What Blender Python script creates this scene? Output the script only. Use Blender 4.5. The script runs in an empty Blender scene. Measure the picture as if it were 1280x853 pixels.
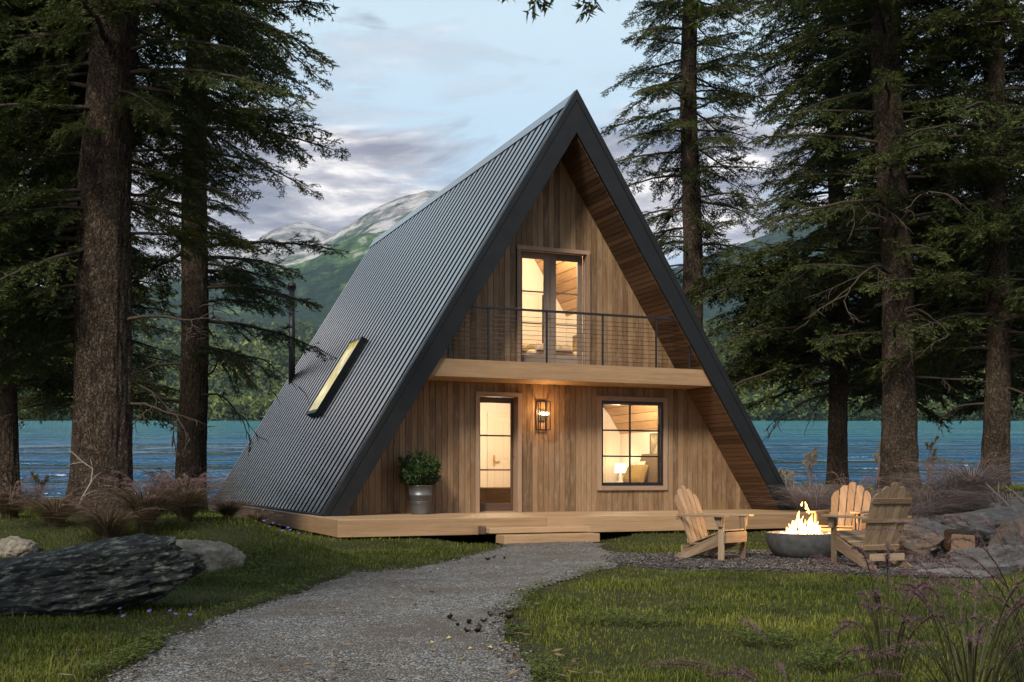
import bpy, bmesh, math, random
import numpy as np
from mathutils import Vector, Matrix, noise as mn
R = math.radians
rng = np.random.default_rng(7)
random.seed(7)
scn = bpy.context.scene
COL = scn.collection

# ------------------------------------------------------------------ helpers
def tag(o, label=None, cat=None, group=None, kind=None):
    if label: o['label'] = label
    if cat: o['category'] = cat
    if group: o['group'] = group
    if kind: o['kind'] = kind
    return o

def empty(name, loc, rz=0.0, label=None, cat=None, group=None):
    o = bpy.data.objects.new(name, None)
    o.empty_display_size = .2
    o.location = loc; o.rotation_euler = (0, 0, rz)
    COL.objects.link(o)
    return tag(o, label, cat, group)

def copy_tree(o, parent=None):
    c = o.copy(); COL.objects.link(c)
    if parent: c.parent = parent
    for ch in list(o.children): copy_tree(ch, c)
    return c

class MB:
    """collects polygons with a grain-following UV and a random value per piece"""
    def __init__(s):
        s.v = []; s.f = []; s.uv = []; s.r = []; s.sm = []
    def poly(s, verts, faces, U=None, V=None, W=None, smooth=False, rnd=None):
        b = len(s.v); vs = [Vector(p) for p in verts]
        s.v += vs
        rr = random.random() if rnd is None else rnd
        off = random.uniform(0, 40); off2 = random.uniform(0, 40)
        for f in faces:
            s.f.append(tuple(b + i for i in f)); s.r.append(rr); s.sm.append(smooth)
            if U is None: s.uv.append([(0, 0)] * len(f))
            else: s.uv.append([(vs[i].dot(U) + off, vs[i].dot(V) + vs[i].dot(W) + off2) for i in f])
    HEX = [(0, 3, 2, 1), (4, 5, 6, 7), (0, 1, 5, 4), (1, 2, 6, 5), (2, 3, 7, 6), (3, 0, 4, 7)]
    def hexa(s, p, axis=0, rnd=None):
        """8 points, 0-3 bottom loop, 4-7 the loop above; axis: the edge that follows the grain"""
        p = [Vector(q) for q in p]
        e = [(p[1] - p[0]), (p[3] - p[0]), (p[4] - p[0])]
        e = [q.normalized() if q.length > 1e-9 else Vector((0, 0, 1)) for q in e]
        U = e[axis]; V = e[(axis + 1) % 3]; V = (V - U * V.dot(U)).normalized(); W = U.cross(V)
        s.poly(p, MB.HEX, U, V, W, rnd=rnd)
    def box(s, a, b, axis=None, rnd=None):
        x0, y0, z0 = a; x1, y1, z1 = b
        if axis is None:
            d = (abs(x1 - x0), abs(y1 - y0), abs(z1 - z0)); axis = d.index(max(d))
        s.hexa([(x0, y0, z0), (x1, y0, z0), (x1, y1, z0), (x0, y1, z0),
                (x0, y0, z1), (x1, y0, z1), (x1, y1, z1), (x0, y1, z1)], axis, rnd)
    def beam(s, a, b, w, t, up=(0, 0, 1), rnd=None):
        """board from a to b, width w across, thickness t along 'up'"""
        a = Vector(a); b = Vector(b); d = (b - a).normalized()
        u = Vector(up); u = (u - d * u.dot(d)).normalized(); c = d.cross(u)
        def q(p, i, j): return p + c * (w / 2 * i) + u * (t / 2 * j)
        s.hexa([q(a, -1, -1), q(b, -1, -1), q(b, 1, -1), q(a, 1, -1), q(a, -1, 1), q(b, -1, 1), q(b, 1, 1), q(a, 1, 1)], 0, rnd)
    def tube(s, pts, rad, n=8, caps=True, rnd=None, smooth=True):
        pts = [Vector(p) for p in pts]
        if not hasattr(rad, '__len__'): rad = [rad] * len(pts)
        vs = []; fs = []
        ref = Vector((0, 0, 1))
        d0 = (pts[-1] - pts[0]).normalized()
        if abs(d0.z) > .9: ref = Vector((1, 0, 0))
        for i, p in enumerate(pts):
            d = (pts[min(i + 1, len(pts) - 1)] - pts[max(i - 1, 0)]).normalized()
            x = (ref - d * ref.dot(d)).normalized(); y = d.cross(x)
            for k in range(n):
                a = 2 * math.pi * k / n
                vs.append(p + (x * math.cos(a) + y * math.sin(a)) * rad[i])
        for i in range(len(pts) - 1):
            for k in range(n):
                k2 = (k + 1) % n
                fs.append((i * n + k, i * n + k2, (i + 1) * n + k2, (i + 1) * n + k))
        if caps:
            fs.append(tuple(range(n - 1, -1, -1))); fs.append(tuple((len(pts) - 1) * n + k for k in range(n)))
        s.poly(vs, fs, d0, ref, d0.cross(ref), smooth=smooth, rnd=rnd)
    def lathe(s, prof, n=32, c=(0, 0, 0), smooth=True, rnd=None):
        vs = []; fs = []
        for r, z in prof:
            for k in range(n):
                a = 2 * math.pi * k / n
                vs.append((c[0] + r * math.cos(a), c[1] + r * math.sin(a), c[2] + z))
        for i in range(len(prof) - 1):
            for k in range(n):
                k2 = (k + 1) % n
                fs.append((i * n + k, i * n + k2, (i + 1) * n + k2, (i + 1) * n + k))
        if prof[0][0] > 1e-4: fs.append(tuple(range(n - 1, -1, -1)))
        if prof[-1][0] > 1e-4: fs.append(tuple((len(prof) - 1) * n + k for k in range(n)))
        s.poly(vs, fs, Vector((0, 0, 1)), Vector((1, 0, 0)), Vector((0, 1, 0)), smooth=smooth, rnd=rnd)
    def build(s, name, mat, parent=None, bevel=0.0, loc=None):
        me = bpy.data.meshes.new(name)
        me.from_pydata([tuple(v) for v in s.v], [], s.f)
        uv = me.uv_layers.new(name='UVMap')
        uv.data.foreach_set('uv', [c for f in s.uv for p in f for c in p])
        at = me.attributes.new('rnd', 'FLOAT', 'FACE'); at.data.foreach_set('value', s.r)
        me.polygons.foreach_set('use_smooth', s.sm)
        for m in (mat if isinstance(mat, (list, tuple)) else [mat]): me.materials.append(m)
        me.validate(); me.update()
        o = bpy.data.objects.new(name, me); COL.objects.link(o)
        if parent: o.parent = parent
        if loc: o.location = loc
        if bevel:
            b = o.modifiers.new('bevel', 'BEVEL'); b.width = bevel; b.segments = 2; b.limit_method = 'ANGLE'; b.angle_limit = R(40)
        return o

def big_mesh(name, tris=None, mats=(), quads=None, rnd=None, matidx=None, parent=None, smooth=False):
    """(n,3,3) triangle soup straight into one mesh"""
    t = tris; k = t.shape[1]
    n = len(t); me = bpy.data.meshes.new(name)
    me.vertices.add(n * k); me.vertices.foreach_set('co', np.ascontiguousarray(t, dtype=np.float32).ravel())
    me.loops.add(n * k); me.loops.foreach_set('vertex_index', np.arange(n * k, dtype=np.int32))
    me.polygons.add(n); me.polygons.foreach_set('loop_start', np.arange(0, n * k, k, dtype=np.int32))
    for m in mats: me.materials.append(m)
    if matidx is not None: me.polygons.foreach_set('material_index', matidx.astype(np.int32))
    if smooth: me.polygons.foreach_set('use_smooth', np.ones(n, dtype=bool))
    else: me.polygons.foreach_set('use_smooth', np.zeros(n, dtype=bool))
    if rnd is not None:
        at = me.attributes.new('rnd', 'FLOAT', 'FACE'); at.data.foreach_set('value', rnd.astype(np.float32))
    me.update(calc_edges=True)
    o = bpy.data.objects.new(name, me); COL.objects.link(o)
    if parent: o.parent = parent
    return o

def grid_mesh(name, P, mats, smooth=True, mask=None, attrs=None, parent=None):
    """P (ny,nx,3) -> quad grid; mask (ny-1,nx-1) keeps cells"""
    ny, nx = P.shape[:2]
    idx = np.arange(ny * nx).reshape(ny, nx)
    q = np.stack([idx[:-1, :-1], idx[:-1, 1:], idx[1:, 1:], idx[1:, :-1]], -1)
    q = q[mask] if mask is not None else q.reshape(-1, 4)
    used = np.unique(q); re = np.full(ny * nx, -1); re[used] = np.arange(len(used)); q = re[q]
    V = P.reshape(-1, 3)[used]
    me = bpy.data.meshes.new(name)
    me.vertices.add(len(V)); me.vertices.foreach_set('co', V.astype(np.float32).ravel())
    me.loops.add(q.size); me.loops.foreach_set('vertex_index', q.astype(np.int32).ravel())
    me.polygons.add(len(q)); me.polygons.foreach_set('loop_start', np.arange(0, q.size, 4, dtype=np.int32))
    me.polygons.foreach_set('use_smooth', np.full(len(q), smooth))
    for m in mats: me.materials.append(m)
    if attrs:
        for k, a in attrs.items():
            at = me.attributes.new(k, 'FLOAT', 'POINT'); at.data.foreach_set('value', a.reshape(-1)[used].astype(np.float32))
    me.update(calc_edges=True)
    o = bpy.data.objects.new(name, me); COL.objects.link(o)
    if parent: o.parent = parent
    return o

def sst(x): 
    x = np.clip(x, 0, 1); return x * x * (3 - 2 * x)
# cheap vector value-noise for numpy arrays
_perm = rng.random((256, 256))
def vnoise(x, y):
    xi = np.floor(x).astype(int); yi = np.floor(y).astype(int); fx = sst(x - xi); fy = sst(y - yi)
    g = lambda a, b: _perm[a & 255, b & 255]
    return (g(xi, yi) * (1 - fx) + g(xi + 1, yi) * fx) * (1 - fy) + (g(xi, yi + 1) * (1 - fx) + g(xi + 1, yi + 1) * fx) * fy
def fbm(x, y, o=4):
    s = 0; a = .5
    for i in range(o): s = s + a * (vnoise(x + 17 * i, y + 31 * i) - .5) * 2; x = x * 2.03; y = y * 2.03; a *= .5
    return s

# ------------------------------------------------------------------ material helpers
class NT:
    def __init__(s, name):
        s.m = bpy.data.materials.new(name); s.m.use_nodes = True
        s.t = s.m.node_tree; s.t.nodes.clear()
        s.out = s.n('ShaderNodeOutputMaterial')
    def n(s, typ, ins=None, **props):
        nd = s.t.nodes.new(typ)
        for k, v in props.items(): setattr(nd, k, v)
        if ins:
            for k, v in ins.items(): s.set(nd, k, v)
        return nd
    def set(s, nd, k, v):
        sock = nd.inputs[k]
        if hasattr(v, 'is_output') or isinstance(v, bpy.types.NodeSocket): s.t.links.new(v, sock)
        elif isinstance(v, bpy.types.Node): s.t.links.new(v.outputs[0], sock)
        else:
            if sock.type == 'RGBA' and len(v) == 3: v = (*v, 1)
            sock.default_value = v
    def noise(s, vec, scale, detail=4, rough=.55, dist=0):
        return s.n('ShaderNodeTexNoise', {'Vector': vec, 'Scale': scale, 'Detail': detail, 'Roughness': rough, 'Distortion': dist})
    def ramp(s, fac, stops, interp='LINEAR'):
        nd = s.n('ShaderNodeValToRGB', {'Fac': fac}); cr = nd.color_ramp; cr.interpolation = interp
        while len(cr.elements) < len(stops): cr.elements.new(.5)
        for e, (p, c) in zip(cr.elements, stops):
            e.position = p
            if not hasattr(c, '__len__'): c = (c, c, c)
            e.color = (*c, 1) if len(c) == 3 else c
        return nd
    def mix(s, fac, a, b, mode='MIX'):
        nd = s.n('ShaderNodeMix', data_type='RGBA', blend_type=mode)
        s.set(nd, 0, fac); s.set(nd, 6, a); s.set(nd, 7, b); return nd.outputs[2]
    def math(s, op, a, b=0.0, c=None):
        nd = s.n('ShaderNodeMath', operation=op); s.set(nd, 0, a); s.set(nd, 1, b)
        if c is not None: s.set(nd, 2, c)
        return nd.outputs[0]
    def mapping(s, vec, scale=(1, 1, 1), rot=(0, 0, 0), loc=(0, 0, 0)):
        return s.n('ShaderNodeMapping', {'Vector': vec, 'Scale': scale, 'Rotation': rot, 'Location': loc}).outputs[0]
    def coord(s, which='Object'): return s.n('ShaderNodeTexCoord').outputs[which]
    def attr(s, name='rnd'): return s.n('ShaderNodeAttribute', attribute_name=name).outputs['Fac']
    def pos(s): return s.n('ShaderNodeNewGeometry').outputs['Position']
    def bump(s, h, strength=.3, dist=.02, normal=None):
        d = {'Height': h, 'Strength': strength, 'Distance': dist}
        if normal is not None: d['Normal'] = normal
        return s.n('ShaderNodeBump', d).outputs[0]
    def pbr(s, col, rough=.6, bump=None, spec=.4, metal=0.0, **extra):
        d = {'Base Color': col, 'Roughness': rough, 'Specular IOR Level': spec, 'Metallic': metal}
        if bump is not None: d['Normal'] = bump
        d.update(extra)
        b = s.n('ShaderNodeBsdfPrincipled', d); s.t.links.new(b.outputs[0], s.out.inputs['Surface']); return s.m
    def surf(s, sh): s.t.links.new(sh.outputs[0] if isinstance(sh, bpy.types.Node) else sh, s.out.inputs['Surface']); return s.m

def wood(name, dark, mid, light, grain=1.0, rough=.62, bump=.25, wear=None):
    t = NT(name); uv = t.coord('UV'); r = t.attr()
    n1 = t.noise(t.mapping(uv, (1.1 * grain, 16, 1)), 1.0, 6, .65, .6)
    n2 = t.noise(t.mapping(uv, (5 * grain, 150, 1)), 1.0, 3, .6)
    n3 = t.noise(t.mapping(uv, (1.6, 3, 1)), 1.0, 3)
    f = t.math('ADD', t.math('MULTIPLY', n1.outputs[0], .62), t.math('MULTIPLY', r, .42 if name != 'wood_cladding' else .30))
    if name == 'wood_cladding': f = t.math('ADD', f, .06)
    f = t.math('ADD', f, t.math('MULTIPLY', t.math('SUBTRACT', n3.outputs[0], .5), .2))
    c = t.ramp(f, [(.22, dark), (.5, mid), (.82, light)])
    g = t.ramp(n2.outputs[0], [(.33, .55), (.6, 1.0)])
    c = t.mix(.6, c.outputs[0], g.outputs[0], 'MULTIPLY')
    if wear:
        w = t.ramp(t.noise(t.mapping(uv, (2.5, 9, 1)), 1.0, 6, .7).outputs[0], [(.5, 0), (.68, 1)])
        c = t.mix(t.math('MULTIPLY', w.outputs[0], .6), c, wear)
    hgt = t.math('ADD', n1.outputs[0], t.math('MULTIPLY', n2.outputs[0], .6))
    return t.pbr(c, rough, t.bump(hgt, bump, .006), .3)

def plain(name, col, rough=.6, spec=.4, metal=0.0, nscale=30.0, var=.25, bump=.1, bd=.004):
    t = NT(name); v = t.coord('Object'); n = t.noise(v, nscale, 5, .6)
    lo = tuple(c * (1 - var) for c in col); hi = tuple(min(1, c * (1 + var)) for c in col)
    c = t.ramp(n.outputs[0], [(.3, lo), (.7, hi)])
    return t.pbr(c.outputs[0], t.ramp(t.noise(v, nscale * .3, 3).outputs[0], [(.3, rough * .85), (.7, min(1, rough * 1.15))]).outputs[0], t.bump(n.outputs[0], bump, bd), spec, metal)

M = {}
M['cladding'] = wood('wood_cladding', (.068, .037, .018), (.20, .116, .056), (.36, .23, .125), wear=(.29, .215, .15))
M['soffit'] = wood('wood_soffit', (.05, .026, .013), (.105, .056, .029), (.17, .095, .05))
M['beam'] = wood('wood_beam', (.23, .135, .068), (.36, .225, .12), (.46, .31, .18), grain=.5)
M['trim'] = wood('wood_trim', (.20, .12, .07), (.31, .20, .125), (.40, .27, .18))
M['door'] = wood('wood_door', (.08, .045, .028), (.13, .078, .05), (.2, .125, .085))
M['balcony_door'] = wood('wood_balcony_door', (.12, .083, .058), (.19, .135, .1), (.27, .2, .15))
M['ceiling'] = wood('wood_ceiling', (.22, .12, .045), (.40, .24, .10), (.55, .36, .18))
M['chair'] = wood('wood_weathered', (.10, .06, .033), (.27, .175, .10), (.43, .31, .2), wear=(.35, .26, .18))
M['chest'] = wood('wood_chest', (.09, .055, .03), (.16, .1, .055), (.22, .14, .08))
M['cutlog'] = wood('wood_cut_log', (.18, .10, .05), (.27, .16, .09), (.36, .22, .13))
def dark_metal(name, col, rough, metal, spec=.5, **extra):
    t = NT(name); v = t.coord('Object')
    n = t.noise(v, 3, 5, .6); n2 = t.noise(v, 160, 2)
    c = t.ramp(n.outputs[0], [(.3, tuple(x * .75 for x in col)), (.7, tuple(x * 1.2 for x in col))])
    rg = t.ramp(n.outputs[0], [(.3, rough * .8), (.7, rough * 1.2)])
    return t.pbr(c.outputs[0], rg.outputs[0], t.bump(n2.outputs[0], .12, .002), spec, metal, **extra)
M['roof'] = dark_metal('roof_shade_black', (.010, .010, .011), .5, .0, .25)  # near-black tone carries the shade of rib sides and gaps
M['roofpan'] = dark_metal('roof_pan_metal', (.285, .268, .24), .2, .95, .6)
M['fascia'] = dark_metal('fascia_metal', (.011, .0115, .012), .45, .0, .22)
M['black'] = dark_metal('black_steel', (.012, .012, .013), .4, .2)
M['brass'] = plain('brass', (.55, .36, .12), .3, .5, .9)
M['plaster'] = plain('interior_plaster', (.78, .72, .63), .8, .2, 0, 20, .03, .03)
M['door_white'] = plain('white_door_paint', (.74, .66, .55), .5, .4, 0, 20, .03, .03)
M['opening_dark'] = plain('painted_doorway_shade', (.02, .02, .018), .9, .1)
M['floor_in'] = wood('wood_floor', (.2, .12, .06), (.3, .19, .1), (.38, .25, .14))
M['linen'] = plain('bed_linen', (.72, .66, .56), .9, .1, 0, 12, .1, .5, .03)
M['throw'] = plain('knit_throw', (.42, .36, .3), .95, .1, 0, 40, .4, .8, .03)
M['mustard'] = plain('mustard_fabric', (.28, .2, .07), .95, .1, 0, 60, .25, .5, .01)
M['headboard'] = plain('headboard_fabric', (.23, .165, .095), .95, .1, 0, 80, .2, .4, .01)
M['art'] = plain('landscape_print', (.35, .3, .2), .7, .2, 0, 6, .6, 0)
M['galv'] = dark_metal('galvanised_steel', (.15, .153, .157), .5, .65)
M['concrete'] = plain('dark_concrete', (.085, .083, .08), .75, .3, 0, 14, .35, .3, .006)
M['soil'] = plain('potting_soil', (.03, .02, .013), .95, .1, 0, 60, .4, .8, .02)
M['ash'] = plain('pale_fire_stones', (.55, .52, .47), .8, .2, 0, 30, .35, .6, .01)

def glass_mat():
    t = NT('window_glass')
    fr = t.n('ShaderNodeFresnel', {'IOR': 1.45})
    mx = t.n('ShaderNodeMixShader', {0: t.math('MULTIPLY', fr.outputs[0], .55)})
    tr = t.n('ShaderNodeBsdfTransparent', {'Color': (.97, .96, .93)}); gl = t.n('ShaderNodeBsdfGlossy', {'Roughness': .02})
    t.t.links.new(tr.outputs[0], mx.inputs[1]); t.t.links.new(gl.outputs[0], mx.inputs[2])
    return t.surf(mx)
M['glass'] = glass_mat()
def emit(name, col, strength):
    t = NT(name); return t.surf(t.n('ShaderNodeEmission', {'Color': (*col, 1), 'Strength': strength}))
M['bulb'] = emit('glowing_bulb', (1, .62, .25), 26)
M['shade'] = emit('glowing_lamp_shade', (1, .78, .5), 3.2)
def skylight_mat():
    t = NT('skylight_painted_reflection'); v = t.coord('Object')  # mottled glow paints the reflection of yellow-green foliage into the pane
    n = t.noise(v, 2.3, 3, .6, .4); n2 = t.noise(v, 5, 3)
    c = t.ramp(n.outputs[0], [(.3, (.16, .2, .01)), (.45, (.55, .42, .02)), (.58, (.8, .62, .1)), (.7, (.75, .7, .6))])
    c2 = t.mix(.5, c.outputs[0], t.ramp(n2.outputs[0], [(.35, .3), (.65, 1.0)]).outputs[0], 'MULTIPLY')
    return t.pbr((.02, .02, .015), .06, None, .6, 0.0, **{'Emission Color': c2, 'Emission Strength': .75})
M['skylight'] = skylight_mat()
def flame_mat():
    t = NT('flame'); h = t.n('ShaderNodeSeparateXYZ', {0: t.coord('Object')}).outputs[2]
    n = t.noise(t.mapping(t.coord('Object'), (14, 14, 5)), 1.0, 3)
    f = t.math('ADD', t.math('MULTIPLY', h, 1.7), t.math('MULTIPLY', n.outputs[0], .45))
    c = t.ramp(f, [(.25, (1, .74, .33)), (.6, (1, .66, .24)), (1.0, (1, .48, .12))])
    em = t.n('ShaderNodeEmission', {'Color': c.outputs[0], 'Strength': 9.0})
    tr = t.n('ShaderNodeBsdfTransparent')
    lw = t.n('ShaderNodeLayerWeight', {'Blend': .35})
    k = t.math('MULTIPLY', t.math('SUBTRACT', 1.0, lw.outputs['Facing']), t.ramp(n.outputs[0], [(.3, .25), (.6, 1)]).outputs[0])
    mx = t.n('ShaderNodeMixShader', {0: k})
    t.t.links.new(tr.outputs[0], mx.inputs[1]); t.t.links.new(em.outputs[0], mx.inputs[2])
    return t.surf(mx)
M['flame'] = flame_mat()

def leaf_mat(name, dark, mid, tip, trans=.25, rough=.6):
    t = NT(name); r = t.attr()
    n = t.noise(t.pos(), .55, 2)
    f = t.math('ADD', t.math('MULTIPLY', r, .7), t.math('MULTIPLY', n.outputs[0], .45))
    c = t.ramp(f, [(.2, dark), (.6, mid), (1.0, tip)])
    b = t.n('ShaderNodeBsdfPrincipled', {'Base Color': c.outputs[0], 'Roughness': rough, 'Specular IOR Level': .25})
    tl = t.n('ShaderNodeBsdfTranslucent', {'Color': c.outputs[0]})
    mx = t.n('ShaderNodeMixShader', {0: trans}); t.t.links.new(b.outputs[0], mx.inputs[1]); t.t.links.new(tl.outputs[0], mx.inputs[2])
    return t.surf(mx)
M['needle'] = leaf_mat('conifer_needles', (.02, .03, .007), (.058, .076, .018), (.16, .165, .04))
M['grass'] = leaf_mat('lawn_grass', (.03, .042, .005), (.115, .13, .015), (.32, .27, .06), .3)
M['clover'] = leaf_mat('clover_leaves', (.04, .06, .008), (.09, .115, .018), (.17, .185, .045), .3)
M['shrubleaf'] = leaf_mat('shrub_leaves', (.018, .035, .01), (.035, .065, .018), (.07, .11, .03), .2)
M['reed'] = leaf_mat('fountain_grass_blades', (.05, .036, .02), (.12, .082, .042), (.22, .15, .085), .25)
M['plume'] = leaf_mat('purple_plumes', (.13, .075, .066), (.25, .155, .132), (.41, .29, .24), .3)
M['duskreed'] = leaf_mat('dusky_grass_blades', (.02, .022, .008), (.05, .048, .018), (.10, .075, .04), .25)
M['duskplume'] = leaf_mat('dusky_plumes', (.07, .036, .04), (.15, .085, .09), (.27, .175, .17), .25)
M['brush'] = leaf_mat('dry_brush_stems', (.16, .12, .108), (.29, .225, .205), (.42, .34, .31), .3)
M['tanplume'] = leaf_mat('tan_plumes', (.3, .21, .1), (.45, .33, .17), (.6, .47, .28), .35)
M['violet'] = leaf_mat('violet_petals', (.16, .09, .4), (.24, .15, .55), (.32, .22, .65), .3)
M['yellowleaf'] = leaf_mat('yellow_leaf', (.22, .15, .03), (.36, .27, .07), (.45, .37, .16), .2)
M['deadleaf'] = leaf_mat('dead_leaf', (.015, .011, .009), (.035, .025, .018), (.08, .055, .035), .05)

def bark_mat(name, a, b, fleck):
    t = NT(name); v = t.coord('Object')
    m1 = t.mapping(v, (1, 1, .36))
    vo = t.n('ShaderNodeTexVoronoi', {'Vector': t.mix(.2, m1, t.noise(v, 9, 4).outputs[1]), 'Scale': 25.0}, feature='DISTANCE_TO_EDGE')
    n = t.noise(t.mapping(v, (1, 1, .4)), 26, 6, .7); n2 = t.noise(v, 3, 3)
    f = t.math('ADD', t.math('MULTIPLY', n.outputs[0], .7), t.math('MULTIPLY', n2.outputs[0], .35))
    c = t.ramp(f, [(.36, a), (.72, b)])
    crack = t.ramp(vo.outputs[0], [(.0, .3), (.14, 1)])
    c = t.mix(1.0, c.outputs[0], crack.outputs[0], 'MULTIPLY')
    fl = t.ramp(t.noise(v, 17, 4, .7).outputs[0], [(.64, 0), (.72, 1)])
    c = t.mix(t.math('MULTIPLY', fl.outputs[0], .55), c, fleck)
    h = t.math('ADD', t.math('MULTIPLY', t.ramp(vo.outputs[0], [(0, 0), (.2, 1)]).outputs[0], .7), n.outputs[0])
    return t.pbr(c, .9, t.bump(h, 1.0, .06), .15)
M['bark'] = bark_mat('conifer_bark', (.028, .019, .013), (.19, .135, .092), (.30, .27, .22))
M['limb'] = plain('limb_bark', (.05, .037, .027), .9, .15, 0, 40, .5, .6, .01)
M['deadwood'] = plain('bleached_wood', (.20, .155, .125), .85, .2, 0, 40, .35, .4, .01)

def rock_mat(name, a, b, lichen, strata, lam=.5, sc=1.0):
    t = NT(name); v = t.coord('Object')
    vs = t.mapping(v, (1.2 * sc, 1.2 * sc, 4.6 * sc if strata else 1.5 * sc), (0, R(-18) if strata else 0, 0))
    n1 = t.noise(vs, 2.2, 8, .68, .5); n2 = t.noise(v, 34 * sc, 5, .65)
    f = t.math('ADD', t.math('MULTIPLY', n1.outputs[0], .75), t.math('MULTIPLY', n2.outputs[0], .3))
    c = t.ramp(f, [(.36, a), (.68, b)])
    lm = t.ramp(t.noise(vs, 3.6, 9, .75, .3).outputs[0], [(.52, 0), (.60, 1)])
    c = t.mix(t.math('MULTIPLY', lm.outputs[0], lam), c.outputs[0], lichen)
    h = t.math('ADD', n1.outputs[0], t.math('MULTIPLY', n2.outputs[0], .35))
    return t.pbr(c, .85, t.bump(h, 1.0, .09 / sc), .25)
M['slate'] = rock_mat('slate_boulder', (.008, .008, .008), (.06, .06, .055), (.30, .29, .22), True, .7, 2.2)
M['paleboulder'] = rock_mat('pale_boulder', (.12, .10, .075), (.29, .245, .185), (.36, .31, .23), False, .5, 1.5)
M['ledge'] = rock_mat('ledge_rock', (.09, .078, .07), (.2, .175, .16), (.3, .27, .24), True, .6, 1.3)
# ------------------------------------------------------------------ camera, sun, sky
F = 1393.0; HZ = 598.0; CH = 1.07                       # focal length and horizon in photo pixels, eye height
cam = bpy.data.cameras.new('camera'); cam.lens = 36 * F / 1280; cam.sensor_width = 36; cam.shift_y = (HZ - 426.5) / 1280
cam.clip_start = .05; cam.clip_end = 30000
camo = bpy.data.objects.new('camera', cam); COL.objects.link(camo); camo.location = (0, 0, CH); camo.rotation_euler = (R(90), 0, 0)
scn.camera = camo
def at(u, v, y): return Vector(((u - 640) / F * y, y, CH + (HZ - v) / F * y))
def gx(u, y): return (u - 640) / F * y

SUN_EL, SUN_AZ = R(38), R(200)                          # azimuth clockwise from +Y: behind the camera, a little to its left
SUN_STRENGTH, SKY_STRENGTH, EXPOSURE = 3.6, .108, 0.32
sd = Vector((math.sin(SUN_AZ) * math.cos(SUN_EL), math.cos(SUN_AZ) * math.cos(SUN_EL), math.sin(SUN_EL)))
sl = bpy.data.lights.new('sun', 'SUN'); sl.energy = SUN_STRENGTH; sl.angle = R(12); sl.color = (1, .93, .82)
so = bpy.data.objects.new('sun', sl); COL.objects.link(so); so.rotation_euler = sd.to_track_quat('Z', 'Y').to_euler(); so.location = (0, -20, 40)

w = bpy.data.worlds.new('World'); scn.world = w; w.use_nodes = True
T = NT.__new__(NT); T.t = w.node_tree; T.t.nodes.clear(); T.out = T.n('ShaderNodeOutputWorld')
sky = T.n('ShaderNodeTexSky'); sky.sky_type = 'NISHITA'; sky.sun_disc = False
sky.sun_elevation = SUN_EL; sky.sun_rotation = SUN_AZ; sky.altitude = 300; sky.air_density = 1.0; sky.dust_density = 1.2; sky.ozone_density = 1.5
d = T.coord('Generated')
sp = T.n('ShaderNodeSeparateXYZ', {0: d})
el = sp.outputs[2]
def cl(scale, loc, s, det, ro, dist): return T.noise(T.mapping(d, scale, (0, 0, 0), loc), s, det, ro, dist).outputs[0]
big = cl((1, 1, 3.6), (2.3, .4, .1), 3.1, 7, .58, .35)
wisp = cl((1, 1, 5.0), (7.1, 3.3, 2), 5.2, 8, .62, .5)
tone = cl((1, 1, 4.2), (1.2, 5.5, .7), 6.5, 7, .6, .3)
band = T.ramp(el, [(.03, .0), (.12, .05), (.17, .15), (.22, .23), (.29, .20), (.335, .08), (.37, .0), (.5, .1)])
m1 = T.ramp(T.math('ADD', big, band.outputs[0]), [(.58, 0), (.66, 1)])
m2 = T.ramp(wisp, [(.5, 0), (.74, .7)])
mask = T.math('MAXIMUM', m1.outputs[0], m2.outputs[0])
dark = T.ramp(tone, [(.40, (.13, .137, .18)), (.47, (.21, .207, .245)), (.54, (.36, .345, .37)), (.61, (.72, .67, .64))])
ccol = T.mix(m2.outputs[0], dark.outputs[0], (.62, .58, .57, 1))
skyc = T.mix(.72, sky.outputs[0], T.mix(1.0, T.ramp(el, [(.08, (.28, .50, .80)), (.2, (.44, .68, .92)), (.29, (.66, .85, .97)), (.38, (.76, .93, 1.0)), (.6, (.5, .75, 1.0))]).outputs[0], (8.9, 8.9, 8.9, 1), 'MULTIPLY'))
b1 = T.n('ShaderNodeBackground', {'Color': skyc, 'Strength': SKY_STRENGTH})
b2 = T.n('ShaderNodeBackground', {'Color': ccol, 'Strength': 1.42})
mx = T.n('ShaderNodeMixShader', {0: T.math('MULTIPLY', mask, .93)})
T.t.links.new(b1.outputs[0], mx.inputs[1]); T.t.links.new(b2.outputs[0], mx.inputs[2])
T.t.links.new(mx.outputs[0], T.out.inputs['Surface'])

vs = scn.view_settings
vs.view_transform = 'Standard'; vs.look = 'None'; vs.exposure = EXPOSURE; vs.gamma = 1; vs.use_curve_mapping = False
cy = scn.cycles
cy.use_denoising = True
try: cy.denoiser = 'OPENIMAGEDENOISE'
except Exception: pass
cy.max_bounces = 6; cy.diffuse_bounces = 3; cy.glossy_bounces = 3; cy.transmission_bounces = 4; cy.transparent_max_bounces = 12; cy.volume_bounces = 0
cy.sample_clamp_indirect = 6; cy.caustics_reflective = False; cy.caustics_refractive = False

# ------------------------------------------------------------------ the cabin's frame of reference
HA = R(22.5); HC, HS = math.cos(HA), math.sin(HA); HO = Vector((1.294, 20.836, .42))
def house_xy(x, y): return HC * (x - HO.x) + HS * (y - HO.y), -HS * (x - HO.x) + HC * (y - HO.y)
def from_house(X, Y, Z=0): return Vector((HO.x + HC * X - HS * Y, HO.y + HS * X + HC * Y, HO.z + Z))

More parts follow.
